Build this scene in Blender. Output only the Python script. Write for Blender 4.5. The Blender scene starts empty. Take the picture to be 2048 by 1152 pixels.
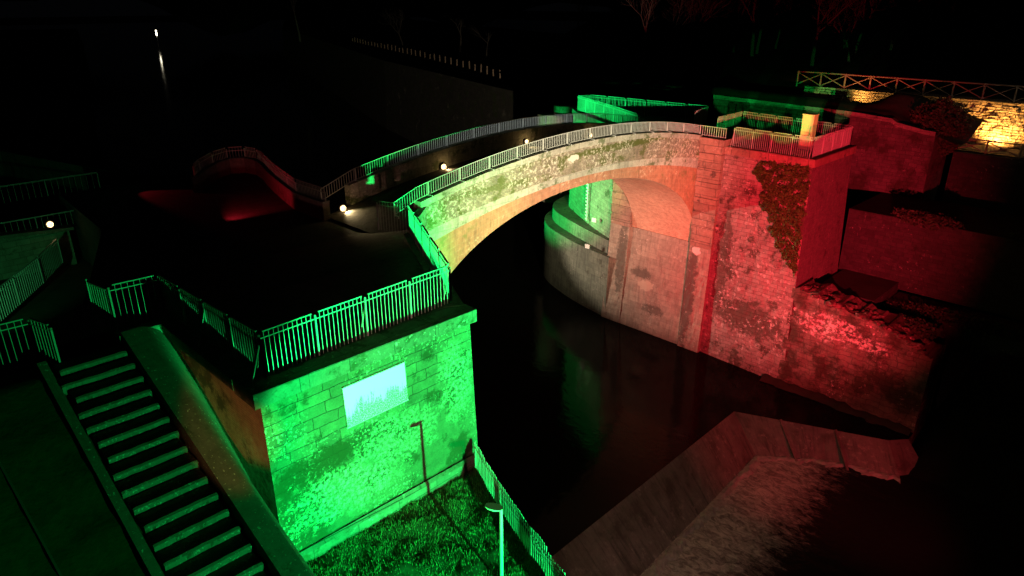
import bpy, bmesh, math, random
from mathutils import Vector, Matrix, noise
R = math.radians
C = bpy.context.scene
COL = C.collection
random.seed(7)

# ------------------------------------------------------------------ camera
cam_d = bpy.data.cameras.new('camera'); cam = bpy.data.objects.new('camera', cam_d); COL.objects.link(cam)
cam_d.sensor_width = 36; cam_d.lens = 36 * 1420 / 2048; cam_d.clip_end = 3000; cam_d.clip_start = .1
cam.location = (0, 0, 9)
cam.rotation_euler = (R(90 - 22.1), 0, R(-45))
C.camera = cam
# ------------------------------------------------------------------ world, night
w = bpy.data.worlds.new('World'); C.world = w; w.use_nodes = True
nt = w.node_tree; bg = nt.nodes['Background']
bg.inputs[0].default_value = (.55, .62, .8, 1); bg.inputs[1].default_value = .0010
C.view_settings.view_transform = 'Standard'; C.view_settings.look = 'None'
C.view_settings.exposure = 0; C.view_settings.gamma = 1
try:
    C.cycles.sample_clamp_indirect = 3; C.cycles.max_bounces = 4; C.cycles.use_denoising = True
except Exception: pass

# ------------------------------------------------------------------ flood lights (real projectors and lamps, plus added fill spots)
def spot(name, loc, target, power, color, angle, blend=.3, size=.15):
    d = bpy.data.lights.new(name, 'SPOT'); d.energy = power; d.color = color
    d.spot_size = R(angle); d.spot_blend = blend; d.shadow_soft_size = size
    o = bpy.data.objects.new(name, d); COL.objects.link(o); o.location = loc
    o.rotation_euler = (Vector(target) - Vector(loc)).to_track_quat('-Z', 'Y').to_euler()
    return o
def point(name, loc, power, color, size=.05):
    d = bpy.data.lights.new(name, 'POINT'); d.energy = power; d.color = color; d.shadow_soft_size = size
    o = bpy.data.objects.new(name, d); COL.objects.link(o); o.location = loc
    return o
GREEN = (.010, 1, .165); RED = (1, .024, .05); WARM = (1, .47, .11)
spot('green_floodlight', (7.0, -5.5, -3.7), (10.8, 15, -3.3), 135000, GREEN, 30, .22, .12)
spot('green_bridge_fill', (7.6, -5.2, -3.6), (20.5, 25.2, -.8), 85000, GREEN, 22, .9, .12)  # added beam split off the green floodlight to tint the bridge end
spot('green_stair_fill', (6.4, -5.7, -3.7), (3.6, 14, -2.4), 14000, GREEN, 42, .8, .12)  # added dim green spill on the stairs, no projector of its own
spot('warm_board_fill', (3.5, -1, .5), (11.0, 15.2, -2.4), 5600, (1, .42, .36), 27, .7, .12)  # added warm spot so the white board picks up red
for k_, vv_ in enumerate((23.8, 27.2, 30.4)):
    spot('green_back_wall_fill', (13, 10, 2.5), (57, vv_, 1.7), 46000, (.01, 1, .13), 4.9, .3, .08)  # added narrow beams that colour only the back wall
spot('cabinet_fill', (12, 9, 3.2), (46, 19.1, 1.95), 34000, (.62, 1, .34), 4.6, .25, .06)  # added narrow spot that brightens the cabinet
spot('weir_fill', (13.2, 6, -3.6), (29, 14, -16), 1600, (1, .50, .42), 66, .9, .2)  # added soft spot that lifts the weir and foam
spot('weir_red_fill', (28, -4, -9), (38, 13.2, -16), 5200, RED, 46, .9, .2)  # added red spot to tint the right part of the weir
spot('far_railing_fill', (21, 64, -6), (29, 30.6, 2.0), 60000, (.95, 1, .92), 30, .8, .15)  # added white spill reaching the far railing from behind
spot('red_floodlight', (13.5, .5, -3.4), (42.6, 18.2, -4.6), 150000, RED, 41, .95, .15)
spot('bridge_floodlight', (13.2, 1.5, -3.2), (30.0, 25.2, -.6), 115000, (1, .80, .54), 46, .95, .2)
spot('white_floodlight', (18.5, 84.0, -4.2), (43.5, 30.4, -8.4), 185000, (1, .76, .58), 14.2, .6, .12)
spot('green_upstream_floodlight', (20.0, 62.0, -6.0), (48.0, 39.6, -2.6), 175000, GREEN, 31, .5, .15)
spot('red_terrace_fill', (12.3, 43.5, -.1), (14.9, 37.5, -1.2), 80, RED, 50, .5, .05)  # added small red spot for the pool on the terrace ground
spot('red_parapet_fill', (13.2, 33.0, -.6), (18.2, 36.2, .3), 420, RED, 78, .7, .05)  # added small red spot that makes the curved parapet glow
spot('street_light', (2.0, 4.0, .6), (6.2, 16.8, -1.5), 3600, (1, .36, .13), 11.5, .5, .1)
spot('left_wall_fill', (1.6, 27.5, -.8), (6.8, 40, -2.6), 900, (.10, 1, .28), 40, .8, .1)  # unseen spot set in front so wall and railing both show
spot('wall_uplight', (63.1, 12.3, -1.1), (64.1, 12.2, .5), 2300, WARM, 150, .6, .06)
spot('wall_uplight_far', (63.0, 22.6, 1.25), (64.1, 22.0, 1.8), 240, WARM, 150, .6, .05)
spot('fence_fill', (57, 9, 6.0), (64.6, 13, 2.6), 240, (1, .8, .62), 120, .9, .2)  # added faint spot so the upper wooden fence shows
spot('bank_fill', (60, 50, -6), (68.5, 70, -4), 120, (.8, .85, 1), 30, .9, .3)  # added cool spot that greys the posts on the bank
spot('wood_fill', (70, 30, 2), (105, 60, 8), 60, (1, .30, .22), 80, 1, .5)  # unseen dim red spot that lifts the bare trees

# ------------------------------------------------------------------ materials
def newmat(name):
    m = bpy.data.materials.new(name); m.use_nodes = True
    t = m.node_tree; t.nodes.clear()
    o = t.nodes.new('ShaderNodeOutputMaterial'); b = t.nodes.new('ShaderNodeBsdfPrincipled')
    t.links.new(b.outputs[0], o.inputs[0])
    return m, t, b
class N:
    def __init__(s, t): s.t = t
    def add(s, kind, **kw):
        n = s.t.nodes.new(kind)
        for k, v in kw.items():
            if isinstance(k, str) and hasattr(n, k): setattr(n, k, v)
        return n
    def inp(s, sock, v):
        if hasattr(v, 'is_linked') or hasattr(v, 'links'): s.t.links.new(v, sock)
        else:
            try: sock.default_value = v
            except Exception: sock.default_value = (*v, 1)
    def math(s, op, a, b=0, c=None, clamp=False):
        n = s.t.nodes.new('ShaderNodeMath'); n.operation = op; n.use_clamp = clamp
        s.inp(n.inputs[0], a); s.inp(n.inputs[1], b)
        if c is not None: s.inp(n.inputs[2], c)
        return n.outputs[0]
    def mix(s, f, a, b, mode='MIX'):
        n = s.t.nodes.new('ShaderNodeMix'); n.data_type = 'RGBA'; n.blend_type = mode
        s.inp(n.inputs[0], f); s.inp(n.inputs[6], a); s.inp(n.inputs[7], b)
        return n.outputs[2]
    def ramp(s, f, lo, hi):
        n = s.t.nodes.new('ShaderNodeMapRange'); n.clamp = True; n.interpolation_type = 'SMOOTHSTEP'
        s.inp(n.inputs[0], f); n.inputs[1].default_value = lo; n.inputs[2].default_value = hi
        return n.outputs[0]
    def noise(s, vec, scale, detail=4, rough=.55, dist=0):
        n = s.t.nodes.new('ShaderNodeTexNoise'); s.t.links.new(vec, n.inputs['Vector'])
        n.inputs['Scale'].default_value = scale; n.inputs['Detail'].default_value = detail
        n.inputs['Roughness'].default_value = rough; n.inputs['Distortion'].default_value = dist
        return n.outputs['Fac']
    def mapping(s, vec, scale=(1, 1, 1), loc=(0, 0, 0)):
        n = s.t.nodes.new('ShaderNodeMapping'); s.t.links.new(vec, n.inputs[0])
        n.inputs['Scale'].default_value = scale; n.inputs['Location'].default_value = loc
        return n.outputs[0]
    def blob(s, uv, cx, cy, rx, ry, edge=.45):
        """1 inside an ellipse in wall metres with a torn edge"""
        sp = s.t.nodes.new('ShaderNodeSeparateXYZ'); s.t.links.new(uv, sp.inputs[0])
        a = s.math('DIVIDE', s.math('SUBTRACT', sp.outputs[0], cx), rx)
        b = s.math('DIVIDE', s.math('SUBTRACT', sp.outputs[1], cy), ry)
        d = s.math('ADD', s.math('MULTIPLY', a, a), s.math('MULTIPLY', b, b))
        nz = s.noise(uv, 2.1, 8, .7)
        d = s.math('ADD', d, s.math('MULTIPLY', s.math('SUBTRACT', nz, .5), 5.0))
        return s.math('SUBTRACT', 1, s.ramp(d, 1 - edge, 1 + edge))

def masonry(name, c1, c2, mortar, bw=.7, bh=.32, joint=.02, warp=.06, lichen=(.45, .43, .38), lich=(.56, .62, 7.0, .45),
            moss=(.02, .03, .01), mosst=(.52, .62, .5), streak=.0, bump=.6, blobs=(), vary=.5, rough=.9, jointdark=1.0, zfade=None):
    m, t, b = newmat(name); n = N(t)
    uv0 = n.add('ShaderNodeUVMap').outputs[0]
    wn = t.nodes.new('ShaderNodeTexNoise'); t.links.new(uv0, wn.inputs['Vector']); wn.inputs['Scale'].default_value = 1.3; wn.inputs['Detail'].default_value = 3
    vm = t.nodes.new('ShaderNodeVectorMath'); vm.operation = 'MULTIPLY_ADD'
    t.links.new(wn.outputs['Color'], vm.inputs[0]); vm.inputs[1].default_value = (warp, warp, 0); t.links.new(uv0, vm.inputs[2])
    uv = vm.outputs[0]
    br = t.nodes.new('ShaderNodeTexBrick'); t.links.new(uv, br.inputs['Vector'])
    br.offset = .43; br.squash = 1.35; br.squash_frequency = 3
    br.inputs['Scale'].default_value = 1; br.inputs['Brick Width'].default_value = bw; br.inputs['Row Height'].default_value = bh
    br.inputs['Mortar Size'].default_value = joint; br.inputs['Mortar Smooth'].default_value = .35; br.inputs['Bias'].default_value = 0
    br.inputs['Color1'].default_value = (*c1, 1); br.inputs['Color2'].default_value = (*c2, 1); br.inputs['Mortar'].default_value = (*mortar, 1)
    big = n.noise(uv0, .55, 5, .6); mid = n.noise(uv0, 3.2, 6, .65); fine = n.noise(uv0, 19, 5, .7)
    if zfade:
        spz = t.nodes.new('ShaderNodeSeparateXYZ'); t.links.new(uv0, spz.inputs[0])
        jd = n.math('MULTIPLY', n.math('ADD', .12, n.math('MULTIPLY', n.ramp(n.math('ADD', spz.outputs[1], n.math('MULTIPLY', big, .8)), zfade[0] + .4, zfade[1] + .4), .88)), jointdark)
    else: jd = jointdark
    col = n.mix(jd, n.mix(.5, c1, c2), br.outputs['Color'])
    col = n.mix(1, col, n.math('ADD', 1 - vary * .75, n.math('MULTIPLY', big, vary * 1.5)), 'MULTIPLY')
    col = n.mix(1, col, n.math('ADD', .45, n.math('MULTIPLY', mid, 1.1)), 'MULTIPLY')
    col = n.mix(1, col, n.math('ADD', .6, n.math('MULTIPLY', fine, .8)), 'MULTIPLY')
    if streak:
        st = n.noise(n.mapping(uv0, (5.5, .45, 1)), 1, 5, .65)
        col = n.mix(n.math('MULTIPLY', n.ramp(st, .5, .68), streak), col, (.035, .033, .028))
        col = n.mix(n.math('MULTIPLY', n.ramp(st, .44, .3), streak * .5), col, lichen)
    # moss
    mm = n.math('MULTIPLY', n.ramp(n.noise(uv0, mosst[2], 7, .7), mosst[0], mosst[1]), .85)
    for bl in blobs:
        if bl[5] == 'moss': mm = n.math('MAXIMUM', mm, n.math('MULTIPLY', n.blob(uv0, *bl[:4]), bl[4]))
    # lichen
    lt0, lt1, ls, lm = lich
    vor = t.nodes.new('ShaderNodeTexVoronoi'); t.links.new(uv0, vor.inputs['Vector']); vor.inputs['Scale'].default_value = ls * 1.1
    spots = n.math('MULTIPLY', n.ramp(n.math('ADD', n.noise(uv0, ls, 6, .72), n.math('MULTIPLY', n.math('SUBTRACT', .4, vor.outputs[0]), .06)), lt0, lt1), 1)
    mask = n.ramp(n.noise(n.mapping(uv0, (1, 1, 1), (7, 3, 0)), .5, 4, .6), lm, lm + .14)
    lk = n.math('MULTIPLY', spots, mask)
    for bl in blobs:
        if bl[5] == 'lichen':
            sp2 = n.ramp(n.math('ADD', n.noise(uv0, ls * .8, 7, .75), n.math('MULTIPLY', n.math('SUBTRACT', .4, vor.outputs[0]), .08)), .45, .58)
            lk = n.math('MAXIMUM', lk, n.math('MULTIPLY', n.math('MULTIPLY', n.blob(uv0, *bl[:4]), sp2), bl[4]))
    col = n.mix(mm, col, moss)
    col = n.mix(lk, col, lichen)
    for bl in blobs:
        if bl[5] == 'paint':
            col = n.mix(n.math('MULTIPLY', n.blob(uv0, *bl[:4], .12), bl[4]), col, bl[6])
    t.links.new(col, b.inputs['Base Color']); b.inputs['Roughness'].default_value = rough
    b.inputs['Specular IOR Level'].default_value = .25
    h = n.math('ADD', n.math('MULTIPLY', n.math('SUBTRACT', 1, br.outputs['Fac']), n.math('MULTIPLY', jd, .55)), n.math('MULTIPLY', mid, .55))
    h = n.math('ADD', h, n.math('MULTIPLY', fine, .28))
    bp = t.nodes.new('ShaderNodeBump'); bp.inputs['Strength'].default_value = bump; bp.inputs['Distance'].default_value = .06
    t.links.new(h, bp.inputs['Height']); t.links.new(bp.outputs[0], b.inputs['Normal'])
    return m

def simple(name, col, rough=.6, metal=0, var=.3, sc=8, bump=.1, spec=.4):
    m, t, b = newmat(name); n = N(t)
    tc = n.add('ShaderNodeTexCoord').outputs['Object']
    f = n.noise(tc, sc, 5, .65)
    c = n.mix(1, col, n.math('ADD', 1 - var, n.math('MULTIPLY', f, 2 * var)), 'MULTIPLY')
    t.links.new(c, b.inputs['Base Color']); b.inputs['Roughness'].default_value = rough; b.inputs['Metallic'].default_value = metal
    b.inputs['Specular IOR Level'].default_value = spec
    if bump:
        bp = t.nodes.new('ShaderNodeBump'); bp.inputs['Strength'].default_value = bump; bp.inputs['Distance'].default_value = .03
        t.links.new(f, bp.inputs['Height']); t.links.new(bp.outputs[0], b.inputs['Normal'])
    return m
def emis(name, col, s):
    m = bpy.data.materials.new(name); m.use_nodes = True; t = m.node_tree; t.nodes.clear()
    o = t.nodes.new('ShaderNodeOutputMaterial'); e = t.nodes.new('ShaderNodeEmission'); e.inputs[0].default_value = (*col, 1); e.inputs[1].default_value = s
    t.links.new(e.outputs[0], o.inputs[0]); return m

M = {}
M['green_wall'] = masonry('weathered_ashlar', (.085, .11, .07), (.045, .060, .04), (.018, .018, .014), .78, .335, .012, .12,
    lichen=(.23, .35, .23), lich=(.52, .62, 10.5, .46), moss=(.014, .026, .009), mosst=(.53, .62, .9), bump=1.0, vary=.8, jointdark=.75, zfade=(-3.5, -2.3),
    blobs=[(7.8, -2.9, 1.7, .52, 1, 'moss'), (6.85, -3.7, .75, 1.1, .95, 'moss'), (9.2, -2.7, 1.0, .34, .9, 'moss'), (7.1, -4.9, .7, .4, .85, 'moss'), (12.9, -2.0, .28, .22, .7, 'moss'), (12.8, -4.9, .55, .7, .8, 'moss'),
           (9.2, -5.3, 3.2, .22, .7, 'moss'), (8.5, -4.0, 1.9, .85, 1, 'lichen'), (12.8, -2.2, .7, 1.4, .9, 'lichen'), (10.4, -3.3, 1.6, .9, .75, 'lichen')])
M['cap'] = masonry('mossy_capstone', (.12, .12, .10), (.09, .09, .075), (.035, .035, .03), 1.5, .5, .012, .03,
    lichen=(.30, .30, .25), lich=(.56, .63, 5, .46), moss=(.02, .035, .012), mosst=(.5, .62, 1.2), bump=.6)
M['brown_wall'] = masonry('plastered_brick', (.40, .27, .18), (.32, .21, .14), (.1, .08, .06), .28, .075, .01, .03,
    lichen=(.4, .33, .26), lich=(.55, .62, 5, .5), moss=(.05, .045, .03), mosst=(.52, .62, .6), bump=.5, jointdark=.35,
    blobs=[(-15.8, -2.6, 1.4, .9, .7, 'lichen')])
M['parapet'] = masonry('parapet_brick', (.30, .25, .18), (.20, .17, .125), (.12, .11, .09), .26, .075, .01, .025,
    lichen=(.50, .48, .38), lich=(.49, .60, 5.0, .40), moss=(.07, .085, .015), mosst=(.50, .60, 1.1), streak=.25, bump=.7, vary=.6,
    blobs=[(29.8, .85, .5, .22, .95, 'lichen'), (29.0, .85, .3, .2, .9, 'moss'), (35, 1.02, 7, .20, .95, 'moss'), (24, .3, 3.5, .16, .7, 'moss'), (29.9, .9, .42, .2, .9, 'paint', (.6, .58, .5))])
M['string'] = masonry('pale_string_stone', (.34, .33, .27), (.27, .26, .21), (.12, .12, .10), 1.1, .6, .008, .01,
    lichen=(.5, .48, .42), lich=(.54, .6, 6, .48), moss=(.06, .085, .03), mosst=(.5, .62, 1.1), streak=.3, bump=.35)
M['ring'] = masonry('red_arch_brick', (.34, .15, .085), (.27, .12, .07), (.33, .21, .14), .075, .30, .006, .01,
    lichen=(.45, .30, .2), lich=(.5, .62, 4, .5), moss=(.16, .12, .05), mosst=(.55, .68, .9), streak=.35, bump=.3, vary=.4)
M['vault'] = masonry('vault_brick', (.42, .24, .16), (.34, .18, .12), (.42, .31, .23), .30, .075, .007, .012,
    lichen=(.62, .50, .42), lich=(.60, .64, 2.4, .52), moss=(.25, .17, .11), mosst=(.58, .68, .8), bump=.25, vary=.35)
M['abut'] = masonry('pale_abutment_ashlar', (.30, .245, .19), (.23, .185, .145), (.19, .155, .12), .95, .42, .012, .05,
    lichen=(.45, .38, .32), lich=(.56, .64, 4, .48), moss=(.075, .065, .05), mosst=(.63, .74, .7), streak=.3, bump=.35, vary=.45,
    blobs=[(-31.2, -9.8, .45, 3.0, .8, 'moss'), (-24.8, -11, .5, 4.0, .85, 'moss'), (-29.2, -10.6, .9, .42, .75, 'moss'), (-27.9, -13.2, 1.0, .36, .75, 'moss'),
           (-28.7, -11.5, .7, .4, .8, 'paint', (.42, .36, .27)), (-24.6, -7.6, .35, .3, .95, 'paint', (.62, .52, .46))])
M['pilaster'] = masonry('rusticated_pilaster', (.27, .16, .12), (.21, .13, .10), (.15, .095, .075), 1.3, .58, .02, .06,
    lichen=(.42, .32, .28), lich=(.54, .62, 5, .5), moss=(.06, .05, .04), mosst=(.56, .66, .9), bump=1.0, vary=.6,
    blobs=[(-24.3, -12, .5, 3, .6, 'moss'), (-24.6, -7.6, .3, .3, .95, 'paint', (.62, .52, .46))])
M['tower'] = masonry('rough_tower_brick', (.26, .19, .17), (.19, .13, .115), (.13, .095, .085), .62, .27, .012, .22,
    lichen=(.46, .38, .35), lich=(.53, .62, 3.4, .42), moss=(.045, .035, .02), mosst=(.52, .60, .65), bump=.9, vary=.7,
    blobs=[(-22.6, -8, .5, 4, .7, 'moss'), (-20, -11.5, 2.6, 1.1, .8, 'moss'), (-20.2, -1.5, 1.6, .8, .8, 'paint', (.30, .25, .23))])  # both dark blobs put pilaster and plant shadow into the wall colour
M['towerside'] = masonry('smooth_tower_brick', (.17, .13, .115), (.135, .10, .09), (.10, .075, .065), .28, .08, .008, .02,
    lichen=(.3, .25, .22), lich=(.58, .66, 4, .5), moss=(.05, .04, .03), mosst=(.56, .68, .6), streak=.3, bump=.35, vary=.4)
M['wing'] = masonry('ruined_wing_wall', (.19, .13, .105), (.13, .085, .07), (.10, .07, .055), .75, .33, .02, .5,
    lichen=(.60, .46, .44), lich=(.55, .60, 4.4, .52), moss=(.035, .03, .015), mosst=(.45, .58, .5), bump=1.3, vary=1.0, jointdark=.6,
    blobs=[(-14.6, -10.3, 1.9, .85, 1, 'lichen'), (-12.0, -10.6, 1.2, .45, 1, 'lichen')])
M['pier'] = masonry('streaked_pier_stone', (.13, .14, .105), (.10, .11, .085), (.06, .065, .05), 1.0, .5, .008, .02,
    lichen=(.32, .30, .26), lich=(.56, .64, 5, .5), moss=(.05, .05, .035), mosst=(.58, .66, .7), streak=.6, bump=.4)
M['upwall'] = masonry('mossy_upper_wall', (.20, .20, .16), (.15, .15, .12), (.07, .07, .055), .6, .3, .01, .05,
    lichen=(.34, .34, .28), lich=(.56, .64, 5, .48), moss=(.03, .045, .02), mosst=(.54, .64, .7), bump=.6)
M['back'] = masonry('dark_retaining_brick', (.045, .042, .038), (.03, .028, .026), (.028, .027, .024), .6, .28, .008, .14,
    lichen=(.2, .19, .17), lich=(.57, .64, 4, .5), moss=(.02, .022, .014), mosst=(.54, .64, .6), bump=.7)
M['cobble'] = masonry('rough_rubble_stone', (.40, .31, .20), (.25, .19, .12), (.05, .035, .02), .7, .22, .03, .4,
    lichen=(.5, .42, .3), lich=(.55, .62, 5, .5), moss=(.06, .045, .02), mosst=(.55, .62, .8), bump=1.0, vary=.8)
M['step'] = masonry('old_step_stone', (.13, .13, .11), (.10, .10, .085), (.06, .06, .05), 1.9, .9, .006, .02,
    lichen=(.36, .38, .33), lich=(.55, .59, 11, .46), moss=(.025, .03, .018), mosst=(.55, .66, 1.5), bump=.5)
M['concrete'] = masonry('worn_concrete', (.105, .105, .09), (.09, .09, .078), (.06, .06, .05), 4, 3, .004, .01,
    lichen=(.42, .46, .38), lich=(.60, .63, 9, .38), moss=(.03, .035, .02), mosst=(.57, .7, 1.1), bump=.3)
M['paving'] = masonry('night_paving', (.10, .095, .085), (.075, .072, .065), (.04, .04, .035), .22, .11, .008, .01,
    lichen=(.15, .14, .12), lich=(.6, .66, 6, .5), mosst=(.56, .66, 1), bump=.3)
M['weir'] = masonry('wet_weir_concrete', (.23, .20, .175), (.19, .165, .145), (.17, .15, .13), 6, 4, .004, .02,
    lichen=(.38, .33, .29), lich=(.5, .68, 2.6, .42), moss=(.09, .075, .06), mosst=(.46, .66, .8), streak=.55, bump=.7, rough=.6)
M['paint'] = simple('grey_railing_paint', (.38, .41, .38), .45, .0, .12, 30, 0, .5)
M['shadepaint'] = simple('shaded_railing_paint', (.20, .22, .21), .5, 0, .15, 30, 0, .5)  # darker copy of the grey, with the shade of unlit railings in its colour
M['galv'] = simple('galvanised_metal', (.55, .57, .56), .4, .3, .12, 20, 0)
M['wood'] = simple('weathered_wood', (.20, .15, .11), .8, 0, .35, 14, .3)
M['bark'] = simple('grey_bark', (.045, .04, .035), .9, 0, .4, 6, .5)
M['yellow'] = simple('cream_metal_cabinet', (.56, .47, .25), .5, 0, .06, 3, .02)
M['rust'] = simple('dark_iron', (.05, .045, .04), .7)
M['lamp_on'] = emis('lit_lamp_lens', (1, .66, .30), 4.5)
M['lamp_far'] = emis('far_lamp_lens', (1, .9, .65), 6)
M['leaf'] = simple('ivy_leaf', (.055, .13, .018), .7, 0, .7, 2.2, 0, .25)
M['leafdark'] = simple('dark_ivy_leaf', (.035, .05, .02), .7, 0, .5, 3, 0)
M['soil'] = simple('dark_soil', (.035, .032, .024), .95, 0, .6, 1.2, .6, .2)
M['lawn'] = simple('winter_lawn', (.022, .030, .012), .95, 0, .7, 3.0, .9, .2)
M['blade'] = simple('grass_blade', (.075, .11, .035), .7, 0, .5, 1.5, 0, .3)
M['hill'] = simple('dark_woodland', (.03, .034, .022), 1, 0, .6, .05, .5, .1)

def plate_mat():
    m, t, b = newmat('stained_white_board'); n = N(t)
    uv = n.add('ShaderNodeUVMap').outputs[0]
    sp = t.nodes.new('ShaderNodeSeparateXYZ'); t.links.new(uv, sp.inputs[0])
    drip = n.noise(n.mapping(uv, (9, .9, 1)), 1, 7, .75)
    big = n.noise(uv, 2.3, 4, .6)
    lev = n.math('ADD', n.math('MULTIPLY', sp.outputs[1], -1.0), n.math('ADD', n.math('MULTIPLY', drip, 2.4), n.math('MULTIPLY', big, .8)))
    # board spans z -2.37..-1.12 : stained towards the lower edge
    k = n.ramp(lev, 3.10, 3.30)
    sm = n.noise(uv, 26, 4, .7)
    k2 = n.math('MULTIPLY', k, n.ramp(sm, .38, .55))
    c = n.mix(k2, (.88, .88, .86), (.10, .16, .09))
    t.links.new(c, b.inputs['Base Color']); b.inputs['Roughness'].default_value = .5
    return m
M['plate'] = plate_mat()

def water_mat(name, foam=False):
    m, t, b = newmat(name); n = N(t)
    tc = n.add('ShaderNodeTexCoord').outputs['Object']
    b.inputs['Roughness'].default_value = .07; b.inputs['IOR'].default_value = 1.33; b.inputs['Specular IOR Level'].default_value = .09
    rip = n.noise(n.mapping(tc, (1, .7, 1)), 1.7, 4, .6, .5)
    bp = t.nodes.new('ShaderNodeBump'); bp.inputs['Strength'].default_value = .10; bp.inputs['Distance'].default_value = .12
    if foam:
        st = n.noise(n.mapping(tc, (1.3, .55, 1), (0, 0, 0)), 1.2, 9, .72, 1.0)
        fine = n.noise(n.mapping(tc, (1, .45, 1)), 7, 6, .75, .6)
        sp = t.nodes.new('ShaderNodeSeparateXYZ'); t.links.new(tc, sp.inputs[0])
        # distance down-stream of the weir foot (the foot runs along v = 14.1 .. 15.2)
        dist = n.math('SUBTRACT', n.math('ADD', 12.81, n.math('MULTIPLY', sp.outputs[0], .0606)), sp.outputs[1])
        dist = n.math('ADD', dist, n.math('MULTIPLY', n.math('SUBTRACT', n.noise(n.mapping(tc, (1, .5, 1)), 1.3, 5, .7), .5), 1.6))
        fall = n.math('SUBTRACT', 1, n.ramp(dist, -.2, 6.6))
        f = n.math('ADD', n.math('MULTIPLY', st, .55), n.math('MULTIPLY', fine, .45))
        k = n.ramp(n.math('ADD', f, n.math('MULTIPLY', n.math('SUBTRACT', fall, .35), .45)), .40, .66)
        k = n.math('MULTIPLY', k, n.ramp(fall, 0, .25))
        cell = n.noise(n.mapping(tc, (1.4, .75, 1)), 2.2, 9, .76, 1.1)
        c = n.mix(k, (.012, .012, .011), n.mix(n.ramp(cell, .36, .66), (.20, .17, .155), (.66, .60, .56)))
        t.links.new(c, b.inputs['Base Color'])
        t.links.new(n.math('ADD', .12, n.math('MULTIPLY', k, .7)), b.inputs['Roughness'])
        bp.inputs['Strength'].default_value = .7
        t.links.new(n.math('ADD', rip, n.math('MULTIPLY', k, .8)), bp.inputs['Height'])
    else:
        c = n.mix(n.noise(tc, .3, 4, .6), (.003, .0035, .003), (.007, .0065, .005))
        t.links.new(c, b.inputs['Base Color']); t.links.new(rip, bp.inputs['Height'])
    t.links.new(bp.outputs[0], b.inputs['Normal'])
    return m
M['water'] = water_mat('dark_river_water'); M['foam'] = water_mat('foaming_river_water', True)

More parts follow.
